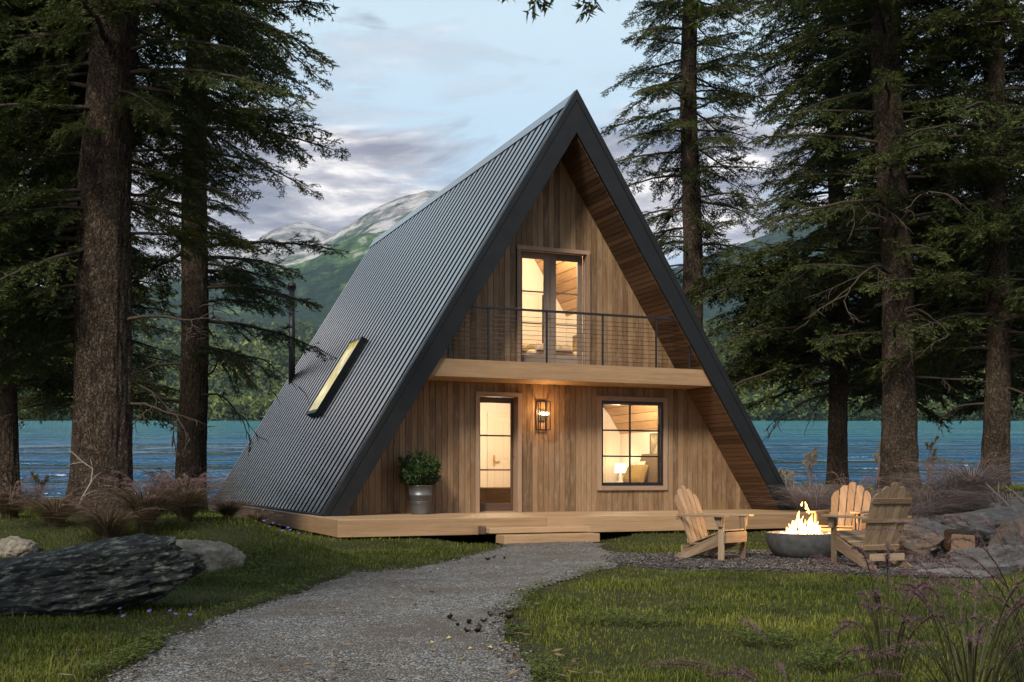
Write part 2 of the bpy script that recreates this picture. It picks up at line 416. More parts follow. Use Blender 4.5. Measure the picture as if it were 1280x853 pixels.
# ------------------------------------------------------------------ ground, path, lake, hills
def gz(x, y):
    x = np.asarray(x, float); y = np.asarray(y, float)
    X, Y = house_xy(x, y)
    left = .52 * sst((-5.23 - X) / 1.8) * sst((y - 10) / 5)
    right = .85 * sst((X - 5.2) / 2.2) * sst((y - 14.5) / 6)
    bank = .10 * sst((Y + 3.3) / 1.6) * sst((3 - Y) / 2) * sst((abs(X + 1.6) - 1.35) / .6) * sst((7 - abs(X)) / 1.5)
    near = left + right + bank + (.03 * fbm(x * .7, y * .7, 3) + .022 * fbm(x * 2.4, y * 2.4, 2)) * sst(abs(x - .3) / 3)
    z = near - 2.4 * sst((y - 31) / 15)
    return np.where(y > 45, z + .0547 * (y - 45), z)
def water_z(y): return .15 + .0547 * (y - 40)

def sd_poly(px, py, poly):
    """signed distance, negative inside"""
    P = np.array(poly, float); d = np.full(px.shape, 1e9); ins = np.zeros(px.shape, bool)
    for i in range(len(P)):
        a = P[i]; b = P[(i + 1) % len(P)]; e = b - a
        t = np.clip(((px - a[0]) * e[0] + (py - a[1]) * e[1]) / (e @ e), 0, 1)
        d = np.minimum(d, np.hypot(px - a[0] - t * e[0], py - a[1] - t * e[1]))
        c = ((a[1] > py) != (b[1] > py)) & (px < (b[0] - a[0]) * (py - a[1]) / (b[1] - a[1] + 1e-12) + a[0])
        ins ^= c
    return np.where(ins, -d, d)
PATH = [(-2.6, -3), (-2.2, 3), (-2.06, 5.85), (-2.2, 7.03), (-2.25, 8.93), (-1.85, 10.72), (-1.13, 13.07), (-.45, 15.53), (-.1, 17.3), (-.2, 18.2), (1.2, 18.8),
        (1.42, 17.9), (1.4, 16.2), (1.5, 14.6), (1.25, 13.3), (.69, 12.02), (.12, 10.35), (-.05, 8.93), (0, 7.38), (.12, 5.85), (.35, 3), (.7, -3)]
PAD = [(1.1, 14.6), (1.3, 13.5), (2.05, 12.96), (3.26, 12.6), (4.23, 11.95), (4.9, 11.7), (6, 13), (6.6, 16), (5.6, 17.2), (4.5, 16.7), (3.0, 16.1), (2.37, 15.6), (1.82, 15.6), (1.3, 15.9)]
def path_d(x, y): return sd_poly(x, y, PATH) + .13 * fbm(x * 2.2, y * 2.2, 4)
def pad_d(x, y): return sd_poly(x, y, PAD) + .2 * fbm(x * 2.0 + 9, y * 2.0, 4)

gxs = np.concatenate([np.linspace(-3500, -60, 26), np.linspace(-50, -14, 19), np.linspace(-13, 14, 136), np.linspace(15, 50, 18), np.linspace(60, 3500, 26)])
gys = np.concatenate([np.linspace(-60, -4, 12), np.linspace(-3, 48, 256), np.geomspace(50, 1300, 36)])
GX, GY = np.meshgrid(gxs, gys)
def ground_mat():
    t = NT('ground_soil'); v = t.pos()
    n = t.noise(v, 1.3, 5, .6); n2 = t.noise(v, 28, 5, .7); n3 = t.noise(v, 120, 3)
    f = t.math('ADD', t.math('MULTIPLY', n.outputs[0], .5), t.math('MULTIPLY', n2.outputs[0], .5))
    c = t.ramp(f, [(.35, (.028, .026, .012)), (.5, (.045, .05, .016)), (.66, (.085, .075, .04))])
    return t.pbr(c.outputs[0], .95, t.bump(t.math('ADD', n2.outputs[0], t.math('MULTIPLY', n3.outputs[0], .5)), .9, .04), .1)
M['ground'] = ground_mat()
tag(grid_mesh('ground', np.stack([GX, GY, gz(GX, GY)], -1), [M['ground']]), kind='structure')

def gravel_mat(name, cols, brown):
    t = NT(name); v = t.pos()
    vo = t.n('ShaderNodeTexVoronoi', {'Vector': t.mapping(v, (1, 1.15, 1)), 'Scale': 42.0, 'Randomness': 1.0})
    ve = t.n('ShaderNodeTexVoronoi', {'Vector': t.mapping(v, (1, 1.15, 1)), 'Scale': 42.0}, feature='DISTANCE_TO_EDGE')
    r = t.n('ShaderNodeSeparateColor', {0: vo.outputs['Color']}).outputs[0]
    c = t.ramp(r, cols)
    e = t.ramp(ve.outputs[0], [(.0, .22), (.16, 1)])
    c = t.mix(1.0, c.outputs[0], e.outputs[0], 'MULTIPLY')
    n = t.noise(v, .9, 5, .65); st = t.ramp(n.outputs[0], [(.42, 0), (.6, .85)])
    c = t.mix(st.outputs[0], c, brown)
    fine = t.noise(v, 160, 3)
    h = t.math('ADD', t.ramp(ve.outputs[0], [(0, 0), (.25, 1)]).outputs[0], t.math('MULTIPLY', fine.outputs[0], .5))
    h = t.math('ADD', h, t.math('MULTIPLY', r, .8))
    return t.pbr(c, .85, t.bump(h, 1.0, .014), .2)
M['path'] = gravel_mat('path_gravel', [(.1, (.12, .113, .105)), (.5, (.26, .252, .237)), (.9, (.40, .39, .37))], (.13, .108, .088))
M['pad'] = gravel_mat('pad_gravel', [(.1, (.05, .044, .04)), (.5, (.13, .115, .105)), (.9, (.24, .215, .2))], (.06, .048, .04))
def sheet(name, x0, x1, y0, y1, step, fn, lift, mat):
    xs = np.arange(x0, x1, step); ys = np.arange(y0, y1, step); X, Y = np.meshgrid(xs, ys)
    dd = fn(X, Y); cc = (dd[:-1, :-1] + dd[1:, 1:] + dd[1:, :-1] + dd[:-1, 1:]) / 4
    Z = gz(X, Y) + lift + np.clip(-dd * .12, -.02, .02) + .006 * fbm(X * 5, Y * 5, 3)
    return tag(grid_mesh(name, np.stack([X, Y, Z], -1), [mat], mask=cc < 0), kind='structure')
sheet('gravel_pad', .6, 7.2, 11, 18, .05, pad_d, .004, M['pad'])
sheet('path', -3.4, 2.2, -3, 19, .05, path_d, .012, M['path'])

def water_mat():
    t = NT('lake_water'); v = t.pos(); s = t.n('ShaderNodeSeparateXYZ', {0: v})
    yy = t.math('ADD', s.outputs[1], t.math('MULTIPLY', t.math('SUBTRACT', t.noise(t.mapping(v, (.004, .02, 1)), 1, 3).outputs[0], .5), 60))
    dep = t.ramp(t.math('DIVIDE', yy, 1000.0), [(.03, (.001, .048, .125)), (.10, (.001, .07, .16)), (.15, (.002, .10, .19)), (.21, (.003, .125, .18)), (.7, (.006, .165, .19))])
    a = t.noise(t.mapping(v, (1.1, .20, 1)), 1.0, 3, .6, .5); b = t.noise(t.mapping(v, (.35, .05, 1)), 1.0, 4, .6, .4); c = t.noise(t.mapping(v, (.06, .012, 1)), 1.0, 4, .6)
    h = t.math('ADD', t.math('MULTIPLY', a.outputs[0], .5), t.math('MULTIPLY', b.outputs[0], 1.6)); h = t.math('ADD', h, t.math('MULTIPLY', c.outputs[0], 5.0))
    wind = t.noise(t.mapping(v, (.012, .022, 1)), 1.0, 4, .6, .5)
    ruf = t.ramp(wind.outputs[0], [(.40, .28), (.60, 1.0)]); rg_ = t.ramp(wind.outputs[0], [(.40, .05), (.60, .16)])
    h = t.math('MULTIPLY', h, ruf.outputs[0])
    return t.pbr(dep.outputs[0], rg_.outputs[0], t.bump(h, 1.0, 1.9), .26)
M['water'] = water_mat()
wx = np.linspace(-2500, 2500, 60); wy = np.concatenate([np.linspace(33, 100, 30), np.geomspace(105, 1250, 40)])
WX, WY = np.meshgrid(wx, wy)
tag(grid_mesh('water', np.stack([WX, WY, water_z(WY)], -1), [M['water']]), kind='structure')

def ridge(D, pts):
    u = np.array([p[0] for p in pts], float); v = np.array([p[1] for p in pts], float)
    return D, (u - 640) / F * D, CH + (HZ - v) / F * D
RIDGES = [
    (*ridge(6200, [(-900, 350), (0, 322), (250, 325), (305, 318), (340, 292), (375, 278), (405, 283), (445, 305), (520, 340), (2200, 380)]), 3000, 150, .30),
    (*ridge(4600, [(-900, 400), (0, 365), (250, 352), (340, 330), (390, 308), (425, 288), (470, 262), (508, 245), (535, 237), (560, 240), (610, 265), (680, 300), (760, 335), (2200, 390)]), 2000, 170, .30),
    (*ridge(4200, [(-900, 480), (700, 420), (800, 345), (893, 312), (985, 283), (1050, 262), (1150, 248), (1280, 258), (1500, 300), (2200, 360)]), 2000, 130, .25),
    (*ridge(2000, [(-900, 392), (0, 386), (200, 392), (330, 404), (400, 408), (470, 402), (650, 412), (800, 420), (900, 398), (1000, 385), (1150, 372), (1300, 376), (2200, 380)]), 1330, 30, .12),
    (*ridge(1330, [(-900, 450), (100, 446), (330, 440), (450, 452), (800, 440), (900, 418), (1000, 425), (1200, 440), (2200, 440)]), 1000, 12, .06)]
def hill_z(x, y):
    base = np.where(y > 1000, 52.0 + .045 * (y - 1000), -4 + .0547 * (y - 45) + (y - 975) * .12)
    z = base.copy()
    for D, xs, zs, y0, na, rough in RIDGES:
        zr = np.interp(x, xs, zs) + na * .25 * fbm(x / (na * 3.2), y * 0 + D, 4)
        f = np.clip((y - y0) / (D - y0), 0, None)
        k = np.where(f <= 1, f ** 1.25, np.clip(1 - (f - 1) * .9, 0, 1))
        z = np.maximum(z, base + (zr - base) * k + na * 1.1 * fbm(x / (na * 4), y / (na * 4), 5) * np.clip(k * (1 - np.clip(k, 0, 1)) * 4, 0, 1))
    return z
ang = np.linspace(-.85, .85, 420); hy = np.concatenate([np.linspace(960, 1400, 50), np.geomspace(1410, 7600, 230)])
HA_, HY_ = np.meshgrid(ang, hy); HX_ = HA_ * HY_
def hill_mat():
    t = NT('mountain_slopes'); v = t.pos(); s = t.n('ShaderNodeSeparateXYZ', {0: v})
    far = t.ramp(t.math('DIVIDE', s.outputs[1], 7000.0), [(.30, 0), (.40, 1)])
    n1 = t.noise(v, .0022, 7, .65, .3); n2 = t.noise(v, .03, 5, .75); n3 = t.noise(v, .009, 6, .7)
    forest = t.ramp(n2.outputs[0], [(.34, (.006, .016, .012)), (.52, (.016, .034, .020)), (.7, (.04, .06, .022))])
    alpine = t.ramp(t.math('ADD', t.math('MULTIPLY', n3.outputs[0], .6), t.math('MULTIPLY', n1.outputs[0], .4)), [(.4, (.028, .06, .026)), (.52, (.065, .115, .04)), (.64, (.12, .17, .055))])
    rock = t.ramp(n3.outputs[0], [(.36, (.08, .085, .08)), (.48, (.2, .19, .18)), (.58, (.46, .43, .40))])
    hgt = t.math('ADD', t.math('DIVIDE', s.outputs[2], 1300.0), t.math('MULTIPLY', t.math('SUBTRACT', n1.outputs[0], .5), 1.1))
    hgt = t.math('ADD', hgt, t.math('MULTIPLY', t.math('SUBTRACT', n3.outputs[0], .5), .8))
    c = t.mix(t.ramp(hgt, [(.42, 0), (.55, 1)]).outputs[0], forest.outputs[0], alpine.outputs[0])
    right = t.ramp(t.math('DIVIDE', s.outputs[0], 3000.0), [(.0, 1), (.12, 0)])
    c = t.mix(right.outputs[0], forest.outputs[0], c)
    c = t.mix(t.math('MULTIPLY', t.ramp(hgt, [(.56, 0), (.72, 1)]).outputs[0], right.outputs[0]), c, rock.outputs[0])
    c = t.mix(far.outputs[0], forest.outputs[0], c)
    return t.pbr(c, .95, t.bump(t.math('ADD', n2.outputs[0], n3.outputs[0]), 1.0, 14), .05)
M['hills'] = hill_mat()
tag(grid_mesh('hills', np.stack([HX_, HY_, hill_z(HX_, HY_)], -1), [M['hills']]), kind='structure')

# far wood on the slopes across the lake: reads as one mass
M['farleaf'] = leaf_mat('far_forest_leaves', (.014, .034, .012), (.07, .10, .024), (.24, .26, .05), .15)
def far_forest():
    n = 15000
    a = rng.uniform(-.62, .62, n); y = 998 + 950 * rng.random(n) ** 1.6; x = a * y
    z = hill_z(x, y); h = rng.uniform(11, 22, n); wd = h * rng.uniform(.38, .62, n)
    k = 34
    th = rng.uniform(0, 2 * np.pi, (n, k)); hh = rng.random((n, k)) ** .8
    conif = (rng.random(n) < .45)[:, None]
    prof = np.where(conif, (1 - hh) * .55 + .04, np.sqrt(np.clip(1 - (2 * hh - 1) ** 2, .02, 1)) * .62)
    rr = prof * wd[:, None] * rng.uniform(.6, 1.0, (n, k))
    C = np.stack([x[:, None] + rr * np.cos(th), y[:, None] + rr * np.sin(th), z[:, None] + hh * h[:, None]], -1)
    sz = (wd[:, None] * rng.uniform(.22, .42, (n, k)))[..., None, None]
    tri = rng.normal(size=(n, k, 3, 3)); tri /= np.linalg.norm(tri, axis=-1, keepdims=True)
    tri = C[:, :, None, :] + tri * sz
    tone = fbm(x / 90, y / 90, 3) * .5 + rng.uniform(0, .75, n)
    rn = np.clip(tone[:, None] + (hh - .5) * .35 + rng.uniform(-.12, .12, (n, k)), 0, 1)
    o = big_mesh('far_forest', tri.reshape(-1, 3, 3), [M['farleaf']], rnd=rn.reshape(-1))
    tag(o, 'mixed forest covering the slopes across the lake', 'forest', kind='stuff')
far_forest()

# the air over the lake
def haze():
    m = MB(); m.box((-7500, -80, -6), (7500, 8200, 1560)); t = NT('haze_air')
    pv = t.n('ShaderNodeVolumePrincipled', {'Color': (.62, .74, .9, 1), 'Density': HAZE, 'Anisotropy': 0.2}); t.t.links.new(pv.outputs[0], t.out.inputs['Volume'])
    o = m.build('haze', t.m); tag(o, 'thin blue haze over the lake and mountains', 'haze', kind='stuff')
HAZE = .00005
haze()
# ------------------------------------------------------------------ conifers
def unit(a): return a / (np.linalg.norm(a, axis=-1, keepdims=True) + 1e-9)
def ribbon(p0, p1, w, rg):
    """thin 3-sided twig from p0 to p1 as 2 triangles"""
    d = unit(p1 - p0); s = np.cross(d, rg.normal(size=d.shape)); s = unit(s) * w[:, None] / 2
    return np.concatenate([np.stack([p0 - s, p0 + s, p1], 1)], 0)
def bough(L, seed, coarse=1.0, sparse=0.0):
    """a flat spray along +X: returns (limb points, radii), twig tris, needle tris, needle tone"""
    rg = np.random.default_rng(seed)
    n = 14; t = np.linspace(0, 1, n)
    lift = rg.uniform(-.02, .10) * L; sag = rg.uniform(.10, .24) * L
    wob = rg.normal(0, .02 * L, (n, 2)).cumsum(0) * .35; wob[0] = 0
    ax = np.stack([t * L, wob[:, 0], lift * np.sin(t * 2.2) - sag * t ** 1.7 + wob[:, 1] * .5], 1)
    rad = (.011 * L + .006) * (1 - t) ** .8 + .004
    def axp(s): return np.stack([np.interp(s, t, ax[:, i]) for i in range(3)], -1)
    P0 = []; P1 = []; W = []
    sp = .058 * coarse ** .8
    m = max(8, int(L * .88 / sp))
    ts = np.linspace(.13, 1.0, m) + rg.normal(0, .006, m); side = np.where(np.arange(m) % 2 == 0, 1, -1)
    keep = rg.random(m) > sparse; ts = np.clip(ts[keep], .1, 1); side = side[keep]
    base = axp(ts); tang = unit(axp(np.clip(ts + .03, 0, 1.0)) - axp(ts - .03))
    ln = L * (.36 * (1 - ts) ** .75 * np.clip(ts * 4.0, .4, 1) + .05) * rg.uniform(.55, 1.2, len(ts)); an = np.radians(62 - 26 * ts + rg.normal(0, 7, len(ts))) * side
    up = np.array([0, 0, 1.0]); sd_ = np.cross(up, tang); sd_ = unit(sd_)
    dr = unit(tang * np.cos(an)[:, None] + sd_ * np.sin(an)[:, None] + up * rg.normal(-.2, .26, len(ts))[:, None])
    # twigs (2 segments each, drooping at the tip), then the sub-twigs along them
    mid = base + dr * ln[:, None] * .55; d2 = unit(dr + np.array([.18, 0, -.22])); tip = mid + d2 * ln[:, None] * .45
    segs = [(base, mid), (mid, tip)]
    tw = [ribbon(base, mid, .010 * coarse + ln * .008, rg), ribbon(mid, tip, .007 * coarse + ln * .004, rg)]
    S0 = [base, mid]; S1 = [mid, tip]
    sub0 = []; sub1 = []
    for i in range(len(ts)):
        k = max(3, int(ln[i] / (.038 * coarse ** .8)))
        q = np.linspace(.12, .97, k)[:, None]
        p = np.where(q < .55, base[i] + (mid[i] - base[i]) * q / .55, mid[i] + (tip[i] - mid[i]) * (q - .55) / .45)
        s2 = np.where(np.arange(k) % 2 == 0, 1, -1)[:, None]
        dd = np.where(q < .55, dr[i], d2[i]); sv = unit(np.cross(up, dd))
        a2 = np.radians(rg.uniform(34, 58, (k, 1)))
        e = unit(dd * np.cos(a2) + sv * s2 * np.sin(a2) + up * rg.normal(-.2, .34, (k, 1)))
        l2 = (.20 * (1 - q) * min(1, ln[i] * 1.6) + .055) * rg.uniform(.6, 1.3, (k, 1)) * coarse ** .5
        sub0.append(p); sub1.append(p + e * l2)
    sub0 = np.concatenate(sub0); sub1 = np.concatenate(sub1)
    tw.append(ribbon(sub0, sub1, np.full(len(sub0), .005 * coarse), rg))
    A0 = np.concatenate([mid, sub0]); A1 = np.concatenate([tip, sub1])
    ll = np.linalg.norm(A1 - A0, axis=1)
    cnt = np.maximum(4, (ll / (.0135 * coarse)).astype(int))
    ii = np.repeat(np.arange(len(A0)), cnt)
    f = rg.random(len(ii)); d = unit(A1 - A0)[ii]
    pp = A0[ii] + (A1 - A0)[ii] * f[:, None]
    sv = unit(np.cross(up, d)) * np.where(rg.random(len(ii)) < .5, 1, -1)[:, None]
    nd = unit(d * .75 + sv * rg.uniform(.35, 1, (len(ii), 1)) + up * rg.normal(.06, .28, (len(ii), 1)))
    nl = (.066 * coarse ** .6 * rg.uniform(.7, 1.25, len(ii)))[:, None]; nw = .0100 * coarse ** .9
    wv = unit(np.cross(nd, up + rg.normal(0, .5, nd.shape))) * nw
    tri = np.stack([pp - wv, pp + wv, pp + nd * nl], 1)
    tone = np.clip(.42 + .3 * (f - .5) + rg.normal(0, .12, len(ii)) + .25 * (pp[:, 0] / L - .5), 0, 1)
    return ax, rad, np.concatenate(tw), tri, tone

BOUGHS = {}
def get_bough(kind, i):
    k = (kind, i)
    if k not in BOUGHS:
        L, co, sparse = {'fine': (3.0, 1.0, .12), 'mid': (2.8, 1.35, .15), 'far': (2.6, 1.9, .15), 'thin': (2.8, 1.3, .45), 'long': (5.2, 1.0, .2)}[kind]
        BOUGHS[k] = (L,) + bough(L, 100 + i * 7 + hash_kind(kind), co, sparse)
    return BOUGHS[k]
def hash_kind(k): return {'fine': 1, 'mid': 2, 'far': 3, 'thin': 4, 'long': 5}[k] * 1000

def make_trunk(name, base_r, top_r, H, lean, seed, parent, n=104, rings=150, flare=.35, segs_z=None):
    P = np.zeros((rings, n + 1, 3)); rg = random.Random(seed); ph = rg.uniform(0, 100)
    zs = np.linspace(0, 1, rings) ** 1.25 * H
    for i, z in enumerate(zs):
        t = z / H; r = base_r * (1 - t) + top_r * t + base_r * flare * math.exp(-z / .45)
        cx, cy_ = lean[0] * z + .05 * math.sin(z * .7 + ph), lean[1] * z
        for k in range(n + 1):
            a = 2 * math.pi * (k % n) / n
            q = Vector((math.cos(a) * 3.2 + ph, math.sin(a) * 3.2, z * .55))
            root = .22 * base_r * math.exp(-z / .35) * math.cos(a * 5 + ph)
            rr = r * (1 + .10 * mn.noise(q * .5)) + (.045 * (abs(mn.noise(q * 2.6)) - .2) + .022 * mn.noise(q * 6)) * min(1, base_r * 2.5) + root
            P[i, k] = (cx + math.cos(a) * rr, cy_ + math.sin(a) * rr, z - .25)
    return grid_mesh(name, P, [M['bark']], parent=parent)

def crown_arrays(spec, lean, base_r, top_r, H):
    """spec: list of (z, yaw, length, pitch, kind, variant)"""
    tw = []; nd = []; tn = []; limbs = MB()
    for (z, yaw, L, pitch, kind, var) in spec:
        L0, ax, rad, a, b, tone = get_bough(kind, var)
        s = L / L0
        t = min(1, z / H); r0 = (base_r * (1 - t) + top_r * t) * .75
        Mz = Matrix.Rotation(yaw, 3, 'Z') @ Matrix.Rotation(-pitch, 3, 'Y') @ Matrix.Rotation(random.uniform(-.55, .55), 3, 'X')
        m = np.array(Mz); off = np.array([lean[0] * z + math.cos(yaw) * r0, lean[1] * z + math.sin(yaw) * r0, z])
        sc = np.array([s, s * random.uniform(.85, 1.15), s])
        # boughs keep twig and needle size: scale about the twig roots only as far as it stays natural
        tw.append((a * sc) @ m.T + off); nd.append((b * sc) @ m.T + off); tn.append(np.clip(tone + random.uniform(-.12, .12), 0, 1))
        pts = (ax * sc) @ m.T + off
        limbs.tube([tuple(p) for p in pts], list(rad * (s ** .8)), 6, caps=False)
    return np.concatenate(tw), np.concatenate(nd), np.concatenate(tn), limbs

def conifer(name, loc, base_r, top_r, H, spec, label, group, lean=(0, 0), seed=1, stubs=(), bare=0.0):
    # the side towards the clearing keeps few boughs, so the trunk shows
    rb = random.Random(seed * 3 + 1); spec = [b for b in spec if not (b[0] < 9 and math.cos(b[1] + math.pi / 2) > .45 and rb.random() < bare)]
    root = empty(name, loc, 0, label, 'tree', group)
    make_trunk('trunk', base_r, top_r, H, lean, seed, root)
    tw, nd, tn, limbs = crown_arrays(spec, lean, base_r, top_r, H)
    for (z, yaw, L, kind) in stubs: dead_limb(limbs, z, yaw, L, lean, base_r, top_r, H)
    limbs.build('branches', M['limb'], root)
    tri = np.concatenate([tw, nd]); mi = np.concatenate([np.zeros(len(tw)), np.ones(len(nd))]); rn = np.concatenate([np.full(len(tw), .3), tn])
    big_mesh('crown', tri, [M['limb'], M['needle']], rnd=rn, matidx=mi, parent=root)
    return root
def dead_limb(mb, z, yaw, L, lean, br, tr, H, depth=0, start=None, d=None):
    r0 = br * (1 - z / H) + tr * z / H
    p = Vector(start) if start else Vector((lean[0] * z + math.cos(yaw) * r0 * .7, lean[1] * z + math.sin(yaw) * r0 * .7, z))
    d = Vector(d) if d else Vector((math.cos(yaw), math.sin(yaw), random.uniform(-.15, .25))).normalized()
    pts = [p.copy()]; n = 9
    for i in range(n):
        d = (d + Vector((random.gauss(0, .16), random.gauss(0, .16), random.gauss(-.05, .14)))).normalized()
        p = p + d * L / n; pts.append(p.copy())
        if depth < 2 and i > 1 and random.random() < .55:
            s = d.cross(Vector((0, 0, 1))) * random.choice((-1, 1)) + d * .7 + Vector((0, 0, random.uniform(-.7, .3)))
            dead_limb(mb, z, yaw, L * random.uniform(.25, .5), lean, br, tr, H, depth + 1, tuple(p), tuple(s.normalized()))
    r = (.010 + .011 * L) * (1 if depth == 0 else .6)
    mb.tube(pts, [r * (1 - i / (n + .5)) + .003 for i in range(n + 1)], 5 if depth else 7, caps=False)

def whorls(z0, z1, dz, per, Lf, kind, seed, pitch=(-.15, .2), yaws=None, nv=6):
    rg = random.Random(seed); out = []; z = z0
    while z < z1:
        k = per if isinstance(per, int) else rg.randint(*per)
        a0 = rg.uniform(0, 6.28)
        for i in range(k):
            yaw = a0 + 6.283 * i / k + rg.uniform(-.4, .4)
            if yaws: yaw = rg.uniform(*yaws)
            L = Lf(z) * rg.uniform(.7, 1.15)
            out.append((z + rg.uniform(-dz * .5, dz * .5), yaw, L, rg.uniform(*pitch), kind, rg.randrange(nv)))
        z += dz * rg.uniform(.75, 1.25)
    return out
GR = 'conifers around the cabin'
def base(u, y, sink=0): 
    x = gx(u, y); return (x, y, float(gz(x, y)) + .05 - sink)

# thick old trunk at the left, its lower trunk bare to the left, boughs sweeping right over the frame
sp = whorls(3.9, 9.5, .36, (4, 5), lambda z: 1.75 if z < 5.7 else 2.8, 'fine', 11, (-.3, .15))
sp += whorls(4.1, 6.2, .6, 1, lambda z: 1.7, 'fine', 16, (-.35, .1), yaws=(-1.9, -.6))
sp += whorls(3.2, 8, .28, 2, lambda z: 3.0, 'fine', 12, (-.35, .1), yaws=(2.4, 4.2))
sp += whorls(2.6, 4.2, .35, 2, lambda z: 2.3, 'fine', 15, (-.35, .0), yaws=(2.2, 3.9))
sp += whorls(9.5, 14, .8, 4, lambda z: 2.6 - .15 * (z - 9), 'far', 13)
conifer('conifer', base(121, 15.7), .42, .16, 15, sp, 'thickest conifer, broad rough brown trunk left of the cabin, behind the dark boulder', GR, seed=2, bare=.45, lean=(.036, 0),
        stubs=[(1.55, -.1, 1.2, 0), (1.9, .2, 1.0, 0), (3.6, 3.3, 2.6, 0), (2.9, 3.0, 2.4, 0), (2.7, -.2, 1.6, 0), (3.5, -2.9, 2.2, 0)])
# second trunk, between the thick one and the roof
sp = whorls(4.7, 11.5, .36, (4, 6), lambda z: 1.2 if 5.3 < z < 7.0 else (2.1 if 8 < z < 9.2 else 2.75), 'mid', 21, (-.3, .18))
sp += whorls(3.3, 5.2, .42, 2, lambda z: 2.4, 'mid', 22, (-.2, .05), yaws=(-.9, 1.2))
sp += whorls(11.5, 17, .9, 4, lambda z: 2.2 - .25 * (z - 12), 'far', 23)
conifer('conifer', base(237, 22), .28, .15, 18, sp, 'straight conifer standing between the thickest trunk and the dark metal roof', GR, seed=5, bare=.6, lean=(.02, 0),
        stubs=[(2.2, -.5, 1.3, 0), (2.6, .3, 1.1, 0), (2.1, 3.0, 1.6, 0), (3.0, -.8, 2.0, 0), (2.8, 3.5, 1.6, 0)])
# trunk at the left edge
sp = whorls(2.5, 11, .3, (5, 6), lambda z: 2.7 - .05 * (z - 3), 'mid', 31, (-.25, .12)) + whorls(11, 16, .9, 4, lambda z: 2.0, 'far', 33)
conifer('conifer', base(2, 21), .27, .12, 16, sp, 'conifer cut by the left edge of the picture, left of the thickest trunk', GR, seed=7, stubs=[(2.2, .2, 1.3, 0)])
# behind them on the shore, dense and dark
sp = whorls(2.6, 13, .29, (5, 6), lambda z: 2.6 - .12 * (z - 3), 'far', 41, (-.2, .15)) + whorls(13, 16, .6, 4, lambda z: 1.3, 'far', 42)
conifer('conifer', base(108, 29), .2, .05, 16.5, sp, 'dense shoreline conifer hidden behind the thickest trunk, its boughs filling the gap to its left', GR, seed=9, stubs=[(2.1, .3, 1.5, 0)])
# behind the roof at the right: airy, tiers of boughs with sky between
sp = whorls(5.8, 14.2, .66, (6, 8), lambda z: 2.25 if z > 7 else 1.8, 'mid', 51, (-.25, .12)) + whorls(14.2, 19, .8, 4, lambda z: 1.7, 'far', 52)
conifer('conifer', base(866, 30), .31, .13, 20, sp, 'airy conifer rising behind the right slope of the roof, sky between its tiers', GR, seed=12, bare=.6, lean=(-.006, 0),
        stubs=[(6.6, -.2, 1.6, 0), (8.6, .1, 1.6, 0), (7.6, 2.9, 1.4, 0), (10.6, .4, 1.7, 0), (5.6, .2, 1.3, 0)])
# three trunks behind the fire pit
sp = whorls(3.2, 13, .30, (5, 6), lambda z: 3.1 if z < 5.6 else (2.3 if z < 7.2 else (1.75 if z < 9.4 else 2.3)), 'mid', 61, (-.22, .12)) + whorls(2.6, 6, .35, 2, lambda z: 3.4, 'mid', 62, (-.22, .0), yaws=(2.6, 3.8))
sp += whorls(13, 18, .8, 4, lambda z: 2.2 - .2 * (z - 13), 'far', 63)
conifer('conifer', base(1050, 27), .235, .09, 18.5, sp, 'slimmest of the three trunks behind the fire pit, long boughs reaching towards the roof', GR, seed=14, bare=.55, lean=(-.012, 0),
        stubs=[(2.4, .2, 1.5, 0), (2.2, 2.9, 1.6, 0), (2.6, -1.2, 1.5, 0)])
sp = whorls(4.6, 12, .34, (5, 6), lambda z: 2.5, 'mid', 71, (-.2, .2)) + whorls(12, 17, .8, 4, lambda z: 2.3 - .2 * (z - 12), 'far', 72)
conifer('conifer', base(1129, 23), .36, .17, 18, sp, 'stout conifer trunk with broken bare limbs, behind the wooden chairs', GR, seed=16, bare=.6, lean=(-.035, 0),
        stubs=[(4.4, -2.4, 2.2, 0), (3.6, -1.2, 2.0, 0), (5.2, -1.9, 2.3, 0), (2.3, -.4, 1.7, 0), (3.0, -2.0, 1.8, 0), (5.8, -2.5, 2.0, 0), (2.2, .2, 1.3, 0)])
sp = whorls(2.7, 13, .29, (5, 6), lambda z: 2.9 - .08 * (z - 3), 'mid', 81, (-.2, .15)) + whorls(13, 17, .8, 4, lambda z: 1.9, 'far', 82)
conifer('conifer', base(1245, 23), .27, .12, 17.5, sp, 'conifer at the right edge, its trunk above the rocky ledge', GR, seed=18, bare=.6, stubs=[(2.0, -.8, 1.6, 0), (1.7, 2.8, 1.2, 0)])
sp = whorls(2.8, 12, .30, (5, 6), lambda z: 3.0 - .16 * (z - 3), 'far', 91, (-.2, .15)) + whorls(12, 15, .6, 4, lambda z: 1.3, 'far', 92)
conifer('conifer', base(1124, 33), .17, .05, 15.5, sp, 'dense shoreline conifer behind the stout bare-limbed trunk', GR, seed=20)
sp = whorls(2.8, 12, .30, (5, 6), lambda z: 3.0 - .16 * (z - 3), 'far', 95, (-.2, .15)) + whorls(12, 15, .6, 4, lambda z: 1.3, 'far', 96)
conifer('conifer', base(1300, 30), .2, .05, 15.5, sp, 'dense dark conifer filling the upper right corner', GR, seed=21)
